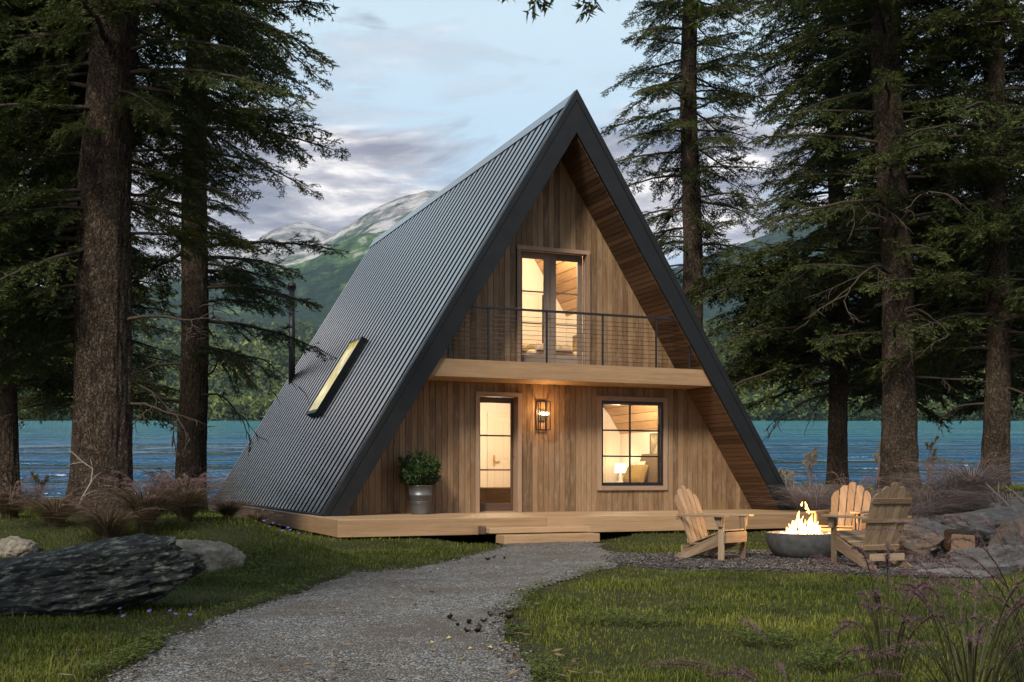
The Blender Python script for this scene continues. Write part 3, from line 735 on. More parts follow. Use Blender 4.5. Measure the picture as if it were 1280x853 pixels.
# tree beside the viewer, trunk out of frame; the tip of one long bough hangs into the top of the picture
sp = [(6.72, 2.71, 5.55, -.10, 'long', 2), (7.1, 2.52, 5.0, -.04, 'long', 4)] + whorls(7.5, 12, .6, 4, lambda z: 3.0, 'far', 97)
conifer('conifer', (5.2, 6.3, 0), .3, .12, 14, sp, 'overhanging conifer whose bough tip dips in at the top edge above the roof peak', GR, seed=24)
sp = [(4.75, 1.12, 5.0, .0, 'long', 1), (5.5, 1.0, 5.0, -.05, 'long', 3), (6.2, 1.3, 5.2, -.1, 'long', 5)] + whorls(4.5, 10, .5, 5, lambda z: 2.7 - .12 * (z - 4), 'far', 98, yaws=(1.6, 5.6))
conifer('conifer', (-5.9, 2.6, 0), .3, .1, 13, sp, 'near conifer whose dark bough enters at the top left corner of the picture', GR, seed=25)
# ------------------------------------------------------------------ the cabin (local: X along the front, Y into the house, Z above the deck)
cab = empty('a_frame_cabin', tuple(HO), HA, 'A-frame wood cabin with dark ribbed metal roof and lit windows on the lake shore', 'cabin')
def part(mb, name, mat, parent=cab, bevel=0.0): return mb.build(name, mat, parent, bevel)
AX = -.10                                   # the apex
OL, OR_, OH = -4.84, 4.82, 7.78             # outer roof line at deck level, ridge height
IL, IR, IH = -4.50, 4.49, 7.10              # inner (soffit) line
RD = 14.15                                  # depth of the roof
def in_top(x): return IH * (1 - (x - AX) / (IR - AX)) if x > AX else IH * (1 - (AX - x) / (AX - IL))
WY, BW = 1.0, .116
OPEN = [(-1.67, -.87, -.1, 2.22), (.92, 2.33, .50, 2.19), (-.82, .59, 2.7, 5.05)]
def cladding(z0, z1):
    m = MB(); x = IL
    while x < IR:
        x1 = min(x + BW - .007, IR); d = random.uniform(0, .006)
        spans = [(z0, z1)]
        for (a, b, c, e) in OPEN:
            if x1 > a and x < b:
                ns = []
                for s in spans:
                    if c > s[0]: ns.append((s[0], min(c, s[1])))
                    if e < s[1]: ns.append((max(e, s[0]), s[1]))
                spans = [s for s in ns if s[1] > s[0] + .01]
        r = random.random()
        for (s0, s1) in spans:
            t0, t1 = min(in_top(x), s1), min(in_top(x1), s1)
            if max(t0, t1) <= s0 + .01: continue
            t0 = max(t0, s0 + .001); t1 = max(t1, s0 + .001)
            y0, y1 = WY - d, WY + .03
            m.hexa([(x, y0, s0), (x1, y0, s0), (x1, y1, s0), (x, y1, s0), (x, y0, t0), (x1, y0, t1), (x1, y1, t1), (x, y1, t0)], 2, r)
        x += BW
    return m
m = cladding(0, 2.47)
m2 = cladding(2.795, 8)
off = len(m.v); m.v += m2.v; m.f += [tuple(i + off for i in f) for f in m2.f]; m.uv += m2.uv; m.r += m2.r; m.sm += m2.sm
part(m, 'front_wall', M['cladding'])
# solid wall behind the boards with the same openings (also the inside face)
m = MB()
def wall_strip(x0, x1, y0, y1, opens, ztop, zb=0.0):
    xs = sorted(set([x0, x1, AX] + [o[0] for o in opens] + [o[1] for o in opens] + list(np.linspace(x0, x1, 24))))
    for a, b in zip(xs[:-1], xs[1:]):
        if b - a < 1e-4: continue
        sp = [(zb, 9)]
        for o in opens:
            if a >= o[0] - 1e-6 and b <= o[1] + 1e-6:
                ns = []
                for s in sp:
                    if o[2] > s[0]: ns.append((s[0], min(s[1], o[2])))
                    if o[3] < s[1]: ns.append((max(s[0], o[3]), s[1]))
                sp = ns
        for s in sp:
            ta, tb = min(ztop(a), s[1]), min(ztop(b), s[1])
            if max(ta, tb) <= s[0] + .005: continue
            ta = max(ta, s[0] + .001); tb = max(tb, s[0] + .001)
            m.hexa([(a, y0, s[0]), (b, y0, s[0]), (b, y1, s[0]), (a, y1, s[0]), (a, y0, ta), (b, y0, tb), (b, y1, tb), (a, y1, ta)], 2)
wall_strip(IL, IR, WY + .034, WY + .10, OPEN, in_top)
part(m, 'inner_front_wall', M['plaster'])

# roof slabs with standing ribs, fascia, soffit
def roof_pt(side, s, y, n=0.0):
    """s 0 at eave .. 1 at ridge on the outer face, n outwards"""
    e = Vector((OL if side < 0 else OR_, 0, 0)); a = Vector((AX, 0, OH)); p = e.lerp(a, s); d = (a - e).normalized()
    nn = Vector((d.z * (-1 if side < 0 else 1), 0, -d.x * (-1 if side < 0 else 1)))
    if nn.z < 0: nn = -nn
    return Vector((p.x + nn.x * n, y, p.z + nn.z * n))
for side in (-1, 1):
    m = MB(); th = .265
    q = [roof_pt(side, 0, .04, 0), roof_pt(side, 1, .04, 0), roof_pt(side, 1, RD, 0), roof_pt(side, 0, RD, 0)]
    q2 = [roof_pt(side, 0, .04, -th), Vector((AX, .04, OH - .60)), Vector((AX, RD, OH - .60)), roof_pt(side, 0, RD, -th)]
    m.hexa(q + q2 if side > 0 else q2 + q, 0)
    y = .19; pitch = .362; pans = MB()
    while y < RD - .05:                                       # light pans over black ribs; shade on rib sides and gaps is painted
        w = .205; hh = .034
        def q4(n, g=0): return [roof_pt(side, .003, y - w / 2 + g, n), roof_pt(side, .003, y + w / 2 - g, n), roof_pt(side, .985, y + w / 2 - g, n), roof_pt(side, .985, y - w / 2 + g, n)]
        m.hexa(q4(.001, .012) + q4(hh, .012), 1); pans.hexa(q4(hh + .0005) + q4(hh + .006), 1, rnd=random.random()); y += pitch
    rf = part(m, 'roof', M['roof'])
    pans.build('metal_pans', M['roofpan'], rf)
    if side < 0: roof_left = rf
    # barge fascia on the front edge
    m = MB(); o0 = roof_pt(side, 0, 0); o1 = Vector((AX, 0, OH)); i0 = Vector((IL if side < 0 else IR, 0, 0)); i1 = Vector((AX, 0, IH))
    pr = [Vector(p) for p in (i0, o0, o1, i1)]
    yb = Vector((0, .05, 0)); yf = Vector((0, -.02, 0))
    m.hexa([p + yf for p in pr] + [p + yb for p in pr], 1)
    d = (o1 - o0).normalized()
    t0, t1 = roof_pt(side, .0, -.035, .065), Vector((AX, -.035, OH + .125))
    u0, u1 = roof_pt(side, .0, -.035, -.035), Vector((AX, -.035, OH - .07))
    m.hexa([u0, t0, t1, u1] + [p + Vector((0, .18, 0)) for p in (u0, t0, t1, u1)], 1)
    part(m, 'fascia', M['fascia'], bevel=.004)
    # soffit boards running into the house
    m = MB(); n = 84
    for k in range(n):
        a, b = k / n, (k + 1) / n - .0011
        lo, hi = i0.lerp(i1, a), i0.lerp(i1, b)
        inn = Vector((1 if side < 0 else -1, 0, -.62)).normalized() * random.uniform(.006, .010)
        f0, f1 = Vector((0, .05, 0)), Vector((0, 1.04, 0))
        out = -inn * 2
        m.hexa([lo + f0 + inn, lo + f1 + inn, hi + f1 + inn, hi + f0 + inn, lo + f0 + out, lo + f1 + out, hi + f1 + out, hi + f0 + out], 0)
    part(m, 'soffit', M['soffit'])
    m = MB()
    for k in range(40):
        a, b = k / 40, (k + 1) / 40 - .0015
        lo, hi = i0.lerp(i1, a), i0.lerp(i1, b)
        inn = Vector((1 if side < 0 else -1, 0, -.62)).normalized() * .01
        f0, f1 = Vector((0, 1.11, 0)), Vector((0, 5.4, 0))
        m.hexa([lo + f0 + inn, lo + f1 + inn, hi + f1 + inn, hi + f0 + inn, lo + f0, lo + f1, hi + f1, hi + f0], 0)
    part(m, 'ceiling', M['ceiling'])
m = MB()
rp = [(-.17, OH - .19), (AX, OH + .10), (-.03, OH - .19)]
for s_ in (-1, 1):
    a = roof_pt(s_, .976, -.02, .056); b = Vector((AX, -.02, OH + .105)); a2 = roof_pt(s_, .976, -.02, .044); b2 = Vector((AX, -.02, OH + .09))
    L = Vector((0, RD + .02, 0)); m.hexa([a, b, b2, a2, a + L, b + L, b2 + L, a2 + L], 2)
rc = part(m, 'ridge_cap', M['roofpan'], roof_left)
m = MB(); base_p = roof_pt(-1, .35, 13.3)
m.tube([(-2.76, 13.25, 2.8), (-2.76, 13.25, 6.1)], .095, 14); m.tube([(-2.76, 13.25, 6.1), (-2.76, 13.25, 6.25)], [.125, .125], 14)
part(m, 'flue_pipe', M['black'], roof_left)
# gutter-like drip edge at the left eave and the back gable
m = MB()
a, b = roof_pt(-1, 0, .02, .02), roof_pt(-1, 0, RD, .02); m.beam(a + Vector((-.02, 0, .0)), b + Vector((-.02, 0, .0)), .06, .05)
part(m, 'drip_edge', M['fascia'], roof_left)
m = MB(); m.hexa([(IL, RD - .12, 0), (IR, RD - .12, 0), (IR, RD - .02, 0), (IL, RD - .02, 0), (AX - .01, RD - .12, IH), (AX, RD - .12, IH), (AX, RD - .02, IH), (AX - .01, RD - .02, IH)], 2)
part(m, 'back_wall', M['cladding'])

# skylight on the left slope
sk = MB(); s0, s1, y0, y1 = .262, .487, 5.80, 6.80
def fr(sa, sb, ya, yb, n0, n1):
    sk.hexa([roof_pt(-1, sa, ya, n0), roof_pt(-1, sa, yb, n0), roof_pt(-1, sb, yb, n0), roof_pt(-1, sb, ya, n0),
             roof_pt(-1, sa, ya, n1), roof_pt(-1, sa, yb, n1), roof_pt(-1, sb, yb, n1), roof_pt(-1, sb, ya, n1)], 2)
ds = .0105
fr(s0, s1, y0, y0 + .05, -.02, .15); fr(s0, s1, y1 - .045, y1, -.02, .15); fr(s0, s0 + ds, y0 + .05, y1 - .045, -.02, .15); fr(s1 - ds, s1, y0 + .05, y1 - .045, -.02, .15)
skf = part(sk, 'skylight', M['black'], cab, .006)
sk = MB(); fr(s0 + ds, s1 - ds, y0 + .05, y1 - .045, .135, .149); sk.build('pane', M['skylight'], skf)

# casings, doors, window
def casing(x0, x1, z0, z1, w, y0, y1, sill=True):
    m = MB()
    m.box((x0, y0, z0), (x0 + w, y1, z1 - w)); m.box((x1 - w, y0, z0), (x1, y1, z1 - w)); m.box((x0, y0, z1 - w), (x1, y1, z1))
    if sill: m.box((x0 + w, y0 - .01, z0), (x1 - w, y1, z0 + w))
    return m
def leaf(x0, x1, z0, z1, gx0, gx1, gz0, gz1, y0, y1, matf, bars, name, parent=cab, vbars=(), bmat='black', bw=.022):
    m = MB()
    m.box((x0, y0, z0), (gx0, y1, z1)); m.box((gx1, y0, z0), (x1, y1, z1)); m.box((gx0, y0, z0), (gx1, y1, gz0)); m.box((gx0, y0, gz1), (gx1, y1, z1))
    o = part(m, name, matf, parent, .004)
    m = MB()
    for z in bars:
        m = MB(); m.box((gx0, y0 + .005, z - bw / 2), (gx1, y1 - .005, z + bw / 2)); m.build('glazing_bar', M[bmat], o)
    for x in vbars:
        m = MB(); m.box((x - bw / 2, y0 + .003, gz0), (x + bw / 2, y1 - .007, gz1)); m.build('glazing_bar', M[bmat], o)
    m = MB(); ym = (y0 + y1) / 2; m.box((gx0, ym - .003, gz0), (gx1, ym + .003, gz1)); m.build('pane', M['glass'], o)
    return o
fd = leaf(-1.66, -.80, .02, 2.2, -1.56, -.92, .17, 2.10, 1.20, 1.25, M['door'], (1.47, .81), 'front_door', bmat='door', bw=.03)
casing(-1.745, -.80, 0, 2.29, .078, .955, 1.20, False).build('door_frame', M['trim'], fd)
m = MB(); m.beam((-.855, 1.17, 1.0), (-.855, 1.17, 1.16), .035, .03); m.tube([(-.85, 1.15, 1.06), (-.93, 1.14, 1.06)], .011, 8); m.build('handle', M['black'], fd)
wn = leaf(.925, 2.325, .505, 2.185, .985, 2.265, .565, 2.125, 1.07, 1.11, M['black'], (1.09, 1.61), 'window', vbars=(1.62,), bw=.03)
casing(.83, 2.42, .41, 2.28, .088, .955, 1.07, True).build('window_frame', M['trim'], wn)
casing(.918, 2.332, .498, 2.192, .05, .99, 1.07, True).build('sash_frame', M['black'], wn)
bd = leaf(-.815, -.125, 2.79, 5.065, -.71, -.245, 3.05, 4.93, 1.14, 1.19, M['balcony_door'], (4.29, 3.67), 'balcony_door', bmat='balcony_door')
casing(-.895, .665, 2.795, 5.13, .075, .955, 1.14, False).build('door_frame', M['trim'], bd)
bd2 = leaf(-.115, .585, 2.79, 5.065, .01, .48, 3.05, 4.93, 1.14, 1.19, M['balcony_door'], (4.29, 3.67), 'balcony_door', bmat='balcony_door')
m = MB(); m.beam((-.16, 1.11, 3.75), (-.16, 1.11, 3.95), .03, .03); m.tube([(-.16, 1.09, 3.82), (-.24, 1.08, 3.82)], .01, 8); m.build('handle', M['black'], bd)

# wall lamp: steel cage with three bulbs
wl = MB(); cx, z0, z1, y0, y1 = -.38, 1.58, 2.13, .79, .97; hw = .102; b = .009
for x in (cx - hw, cx + hw):
    for y in (y0, y1): wl.box((x - b, y - b, z0), (x + b, y + b, z1))
wl.box((cx - b * .8, y0 - b, z0), (cx + b * .8, y0 + b, z1)); wl.box((cx - .055 - b * .6, y1 - b, z0), (cx - .055 + b * .6, y1 + b, z1))
for z in (z0, z1):
    wl.box((cx - hw, y0 - b * .9, z - b), (cx + hw, y0 + b * .9, z + b)); wl.box((cx - hw, y1 - b * .9, z - b), (cx + hw, y1 + b * .9, z + b))
    for x in (cx - hw, cx + hw): wl.box((x - b * .9, y0, z - b), (x + b * .9, y1, z + b))
wl.box((cx - .06, .955, 1.76), (cx + .06, .996, 1.98)); wl.tube([(cx, .97, 1.86), (cx, .87, 1.86)], .012, 8); wl.tube([(cx - .075, .87, 1.86), (cx + .075, .87, 1.86)], .010, 8)
wlo = part(wl, 'wall_lamp', M['black'])
for x in (-.066, 0, .066):
    m = MB(); m.lathe([(.001, -.028), (.02, -.02), (.028, 0), (.02, .022), (.001, .03)], 12, (cx + x, .865, 1.895)); m.build('bulb', M['bulb'], wlo)

# balcony slab and steel cable railing
m = MB(); m.hexa([(-2.98, .062, 2.47), (2.90, .062, 2.47), (2.90, .13, 2.47), (-2.98, .13, 2.47), (-2.78, .062, 2.785), (2.71, .062, 2.785), (2.71, .13, 2.785), (-2.78, .13, 2.785)], 0)
k = 0; y = .135
while y < .98:
    m.box((-2.80, y, 2.755), (2.74, min(y + .105, .985), 2.782), 0); y += .112
m.box((-2.95, .14, 2.47), (2.88, .98, 2.50), 0)
part(m, 'balcony', M['beam'])
m = MB(); m.box((-2.15, .05, 3.725), (2.02, .105, 3.765))
rl = part(m, 'railing', M['black'], bevel=.004)
for x in (-2.58, -1.83, -.67, .49, 1.65, 2.38):
    top = min(3.725, in_top(x) - .02); m = MB(); m.box((x - .016, .066, 2.786), (x + .016, .095, top)); m.build('post', M['black'], rl)
for i in range(10):
    z = 2.87 + i * .083; xl = -(abs(IL - AX) * (1 - z / IH)) + AX + .02; xr = AX + (IR - AX) * (1 - z / IH) - .02
    m = MB(); m.tube([(xl, .08, z), (xr, .08, z)], .0042, 6); m.build('cable', M['black'], rl)

# deck with beam skirt, boards, steps
m = MB(); y = -1.66
while y < 1.0:
    m.box((-5.02, y, -.035), (5.0, y + .138, 0 - random.uniform(0, .002)), 0); y += .144
m.box((-5.02, 1.04, -.035), (5.0, RD + .3, -.004), 1)
for xa, xb in ((-5.035, -1.47), (-1.467, 1.95), (1.953, 5.02)): m.box((xa, -1.70, -.275), (xb, -1.665, -.002), 0)
for ya, yb in ((-1.664, 2.6), (2.603, 7.1), (7.103, 11), (11.003, RD + .33)): m.box((-5.035, ya, -.275), (-5.0, yb, -.002), 1)
m.box((4.985, -1.664, -.275), (5.02, RD + .33, -.002), 1)
dk = part(m, 'deck', M['beam'], bevel=.006)
m = MB()
m.box((-2.62, -2.02, -.245), (-.80, -1.705, -.155), 0)
m.box((-2.50, -2.34, -.40), (-.80, -1.96, -.262), 0)
m.build('steps', M['beam'], dk, .008)
m = MB(); m.box((-2.71, -1.86, -.26), (-2.63, -1.71, -.13)); m.build('step_block', M['door'], dk, .006)

# rooms
m = MB()
def room_wall(y, zb, zt, xl, xr, cap):
    xs = sorted(set([xl, xr, AX] + list(np.linspace(xl, xr, 30))))
    for a, b_ in zip(xs[:-1], xs[1:]):
        ta, tb = min(in_top(a), zt), min(in_top(b_), zt)
        m.hexa([(a, y, zb), (b_, y, zb), (b_, y + .1, zb), (a, y + .1, zb), (a, y, max(ta, zb + .01)), (b_, y, max(tb, zb + .01)), (b_, y + .1, max(tb, zb + .01)), (a, y + .1, max(ta, zb + .01))], 2)
room_wall(4.8, .0, 2.44, -4.3, 4.3, 0)
m.box((3.38, 1.11, .0), (3.48, 4.79, 1.74)); m.box((-3.55, 1.11, 0), (-3.45, 4.79, 1.7))
m.box((.72, 1.11, 0), (.80, 4.79, 2.43))
room_wall(4.2, 2.80, 6.9, -2.7, 2.6, 0)
m.box((1.68, 1.11, 2.80), (1.76, 4.19, 4.40)); m.box((-1.92, 1.11, 2.80), (-1.84, 4.19, 4.36))
part(m, 'interior_wall', M['plaster'])
m = MB(); m.box((-4.4, 1.11, .0), (4.4, 5.3, .018), 1); m.box((-2.75, 1.11, 2.50), (2.72, 5.3, 2.79), 1)
part(m, 'interior_floor', M['floor_in'])
def panel_door(x0, x1, z0, z1, y):
    m = MB(); m.box((x0, y - .03, z0), (x1, y - .004, z1))
    w = x1 - x0
    for (a, b_, c, e) in ((.14, .46, .08, .45), (.54, .86, .08, .45), (.14, .46, .52, .93), (.54, .86, .52, .93)):
        m.box((x0 + w * a, y - .042, z0 + (z1 - z0) * c), (x0 + w * b_, y - .028, z0 + (z1 - z0) * e))
    o = part(m, 'interior_door', M['door_white'], bevel=.006)
    m = MB(); c = .09; m.box((x0 - c, y - .05, z0), (x0, y - .004, z1 + c)); m.box((x1, y - .05, z0), (x1 + c, y - .004, z1 + c)); m.box((x0, y - .05, z1), (x1, y - .004, z1 + c)); m.build('door_frame', M['door_white'], o)
    m = MB(); m.tube([(x0 + .07, y - .05, z0 + 1.0), (x0 + .07, y - .09, z0 + 1.0), (x0 + .19, y - .09, z0 + 1.0)], .014, 8); m.box((x0 + .045, y - .052, z0 + .9), (x0 + .095, y - .042, z0 + 1.15)); m.build('handle', M['brass'], o)
panel_door(.06, .62, .02, 2.06, 4.8)
panel_door(2.55, 2.96, .02, 1.9, 4.8)
panel_door(.36, .96, 2.8, 4.78, 4.2)
m = MB(); m.box((.99, 4.185, 2.8), (1.16, 4.198, 4.78)); part(m, 'doorway_shade_panel', M['opening_dark'])  # flat near-black panel on the wall, painting the shade of an open doorway
def lamp_light(name, loc, e, col=(1, .70, .40), size=.12):
    l = bpy.data.lights.new(name, 'POINT'); l.energy = e; l.color = col; l.shadow_soft_size = size
    o = bpy.data.objects.new(name, l); COL.objects.link(o); o.location = loc; return o
LI = 1.0; WARM = (1, .80, .56)
lamp_light('hall_light', from_house(-.6, 2.9, 2.0), 150 * LI, WARM)
lamp_light('bedroom_light', from_house(2.1, 2.6, 2.0), 120 * LI, WARM)
lamp_light('loft_light', from_house(.1, 2.4, 5.1), 170 * LI, WARM)
lamp_light('bedside_light', from_house(3.05, 4.25, 1.02), 7 * LI, size=.05)
lamp_light('wall_lamp_light', from_house(cx, .80, 1.9), 27 * LI, (1, .55, .22), .06)

# furniture seen through the glass
def hthing(name, X, Y, Z, label, cat, rz=0, group=None): return empty(name, tuple(from_house(X, Y, Z)), HA + rz, label, cat, group)
t = hthing('bed', 2.5, 3.05, .018, 'bed with arched brown headboard and pale linen inside the ground floor window', 'bed')
m = MB(); prof = [(-.75, .0), (-.75, .95), (-.62, .98), (-.5, 1.18), (.5, 1.18), (.62, .98), (.75, .95), (.75, 0)]
m.poly([(.77, y, z) for y, z in prof] + [(.86, y, z) for y, z in prof], [tuple(range(8)), tuple(range(15, 7, -1))] + [(i, (i + 1) % 8, 8 + (i + 1) % 8, 8 + i) for i in range(8)], Vector((0, 1, 0)), Vector((0, 0, 1)), Vector((1, 0, 0)))
m.build('headboard', M['headboard'], t)
m = MB(); m.box((-1.1, -.72, .05), (.76, .72, .52)); m.build('mattress', M['linen'], t, .06)
def cushion(X, Y, Z, w, h, th, mat, rz, tilt, label, cat='cushion', rot=None):
    m = MB(); n = 10; vs = []; fs = []
    for sgn in (1, -1):
        b0 = len(vs)
        for i in range(n + 1):
            for j in range(n + 1):
                a, c = i / n * 2 - 1, j / n * 2 - 1
                k = (1 - a ** 4) * (1 - c ** 4); pin = 1 - .06 * (1 - abs(a)) * abs(c) ** 3
                vs.append((a * w / 2 * (1 - .05 * (1 - c * c)), sgn * th / 2 * k ** .6, c * h / 2 * (1 - .05 * (1 - a * a))))
        for i in range(n):
            for j in range(n):
                q = (b0 + i * (n + 1) + j, b0 + (i + 1) * (n + 1) + j, b0 + (i + 1) * (n + 1) + j + 1, b0 + i * (n + 1) + j + 1)
                fs.append(q if sgn < 0 else q[::-1])
    m.poly(vs, fs, Vector((1, 0, 0)), Vector((0, 0, 1)), Vector((0, 1, 0)), smooth=True)
    o = m.build('cushion', mat); o.location = from_house(X, Y, Z); o.rotation_euler = (R(tilt), 0, HA + rz); tag(o, label, cat); return o
cushion(3.08, 3.45, .82, .62, .45, .2, M['linen'], R(90), 15, 'white pillow leaning on the arched headboard')
cushion(2.86, 3.32, .74, .5, .46, .2, M['mustard'], R(80), 24, 'left olive cushion on the bed behind the window')
cushion(2.80, 2.84, .74, .52, .46, .2, M['mustard'], R(96), 22, 'right olive cushion on the bed behind the window')
t = hthing('nightstand', 3.1, 4.25, .018, 'small pale nightstand beside the headboard in the lit bedroom', 'nightstand')
m = MB(); m.box((-.22, -.2, .5), (.22, .2, .54)); m.box((-.2, -.18, .22), (.2, .18, .5)); m.build('drawer_box', M['door_white'], t, .004)
for a in (-.18, .18):
    for b_ in (-.16, .16):
        m = MB(); m.box((a - .02, b_ - .02, 0), (a + .02, b_ + .02, .22)); m.build('leg', M['door_white'], t)
t = hthing('table_lamp', 3.1, 4.25, .558, 'glowing white table lamp on the nightstand behind the window', 'lamp')
m = MB(); m.lathe([(.09, 0), (.09, .02), (.03, .04), (.055, .12), (.02, .2), (.012, .26)], 16); m.build('lamp_base', M['plaster'], t)
m = MB(); m.lathe([(.15, .22), (.12, .44)], 20); m.build('lamp_shade', M['shade'], t)
t = hthing('framed_picture', 3.375, 3.02, 1.4, 'framed landscape picture on the bedroom wall above the bed', 'picture')
m = MB(); a, b_ = .30, .26
m.box((-.035, -a, -b_), (0, -a + .03, b_)); m.box((-.035, a - .03, -b_), (0, a, b_)); m.box((-.035, -a + .03, b_ - .03), (0, a - .03, b_)); m.box((-.035, -a + .03, -b_), (0, a - .03, -b_ + .03)); m.build('frame', M['headboard'], t)
m = MB(); m.box((-.02, -a + .03, -b_ + .03), (-.008, a - .03, b_ - .03)); m.build('print', M['art'], t)
t = hthing('wooden_chest', -.42, 3.0, .018, 'low brown wooden chest inside the hall behind the front door glass', 'chest')
m = MB(); m.box((-.42, -.22, .0), (.42, .22, .40)); m.build('chest_body', M['chest'], t, .006)
m = MB(); m.box((-.44, -.24, .402), (.44, .24, .44)); m.build('lid', M['chest'], t, .006)
t = hthing('loft_bed', .75, 2.95, 2.792, 'low bed with rumpled throws in the loft behind the balcony doors', 'bed')
m = MB(); m.box((-.9, -.8, .02), (.88, .8, .5)); m.build('mattress', M['linen'], t, .08)
m = MB(); m.box((.885, -.85, 0), (.92, .85, 1.05)); m.build('headboard', M['headboard'], t, .02)
def lumpy(name, X, Y, Z, sx, sy, sz, mat, label, cat, seed):
    n = 24; a = np.linspace(-1, 1, n); A, B = np.meshgrid(a, a); k = np.clip((1 - A ** 4) * (1 - B ** 4), 0, 1)
    Zv = k ** .5 * sz * (.7 + .7 * fbm(A * 2.2 + seed, B * 2.2, 4))
    o = grid_mesh(name, np.stack([A * sx, B * sy, Zv], -1), [mat]); o.location = from_house(X, Y, Z); o.rotation_euler = (0, 0, HA); tag(o, label, cat); return o
lumpy('throw', .45, 2.55, 3.27, .42, .5, .24, M['throw'], 'rumpled grey knit throw on the loft bed', 'throw', 3)
lumpy('blanket', -.02, 2.75, 3.27, .2, .5, .20, M['mustard'], 'folded olive blanket at the left end of the loft bed', 'blanket', 8)
cushion(1.35, 2.8, 3.5, .55, .42, .2, M['mustard'], R(80), 20, 'olive cushion on the loft bed behind the right balcony door')
# ------------------------------------------------------------------ planter
bx = from_house(-2.98, .52, .002)
t = empty('metal_bucket', tuple(bx), 0, 'ridged galvanised steel bucket standing on the deck left of the front door', 'bucket')
m = MB(); pr = [(.165, 0), (.17, .012), (.20, .33), (.209, .335), (.209, .35), (.203, .355), (.218, .50), (.228, .505), (.228, .52), (.212, .52), (.20, .40)]
m.lathe(pr, 40); m.build('bucket_body', M['galv'], t)
for z in (.20, .225): 
    m = MB(); r = .17 + .09 * z; m.lathe([(r + .002, z - .008), (r + .012, z), (r + .002, z + .008)], 40); m.build('hoop', M['galv'], t)
m = MB(); m.lathe([(.0005, .43), (.1, .435), (.205, .43)], 24); m.build('soil', M['soil'], t)
def leafy(name, loc, n_st, h, spread, mat, seed, label, cat, ll=.05):
    rg = np.random.default_rng(seed); root = empty(name, loc, 0, label, cat)
    m = MB(); tri = []; rn = []
    for i in range(n_st):
        a = rg.uniform(0, 6.28); r = spread * math.sqrt(rg.random()); hh = h * rg.uniform(.42, 1.12) * (1 - .25 * (r / spread) ** 2)
        p0 = np.array([math.cos(a) * r * .25, math.sin(a) * r * .25, 0]); p1 = np.array([math.cos(a) * r, math.sin(a) * r, hh]); mid = (p0 + p1) / 2 + np.array([math.cos(a), math.sin(a), 0]) * r * .12
        k = 85; q = rg.random(k) ** .7; q = .12 + .88 * q
        P = ((1 - q) ** 2)[:, None] * p0 + (2 * q * (1 - q))[:, None] * mid + (q ** 2)[:, None] * p1
        d = unit(p1 - p0 + rg.normal(0, .01, 3)); e = unit(d * rg.uniform(.2, 1, (k, 1)) + rg.normal(0, .8, (k, 3))); s = unit(np.cross(e, rg.normal(size=(k, 3))))
        l = (ll * rg.uniform(.7, 1.4, k))[:, None]
        tri.append(np.stack([P, P + e * l * .5 + s * l * .13, P + e * l], 1)); tri.append(np.stack([P, P + e * l, P + e * l * .5 - s * l * .13], 1))
        v = np.clip(rg.normal(.35, .15, k) + (q - .6) * .5, 0, 1); rn += [v, v]
        m.tube([tuple(p0), tuple(mid), tuple(p1)], [.006, .004, .002], 4, caps=False)
    m.build('stems', M['limb'], root); big_mesh('foliage', np.concatenate(tri), [mat], rnd=np.concatenate(rn), parent=root); return root
leafy('potted_shrub', (bx.x, bx.y, bx.z + .43), 95, .66, .38, M['shrubleaf'], 3, 'bushy dark green shrub growing in the steel bucket', 'shrub', .075)

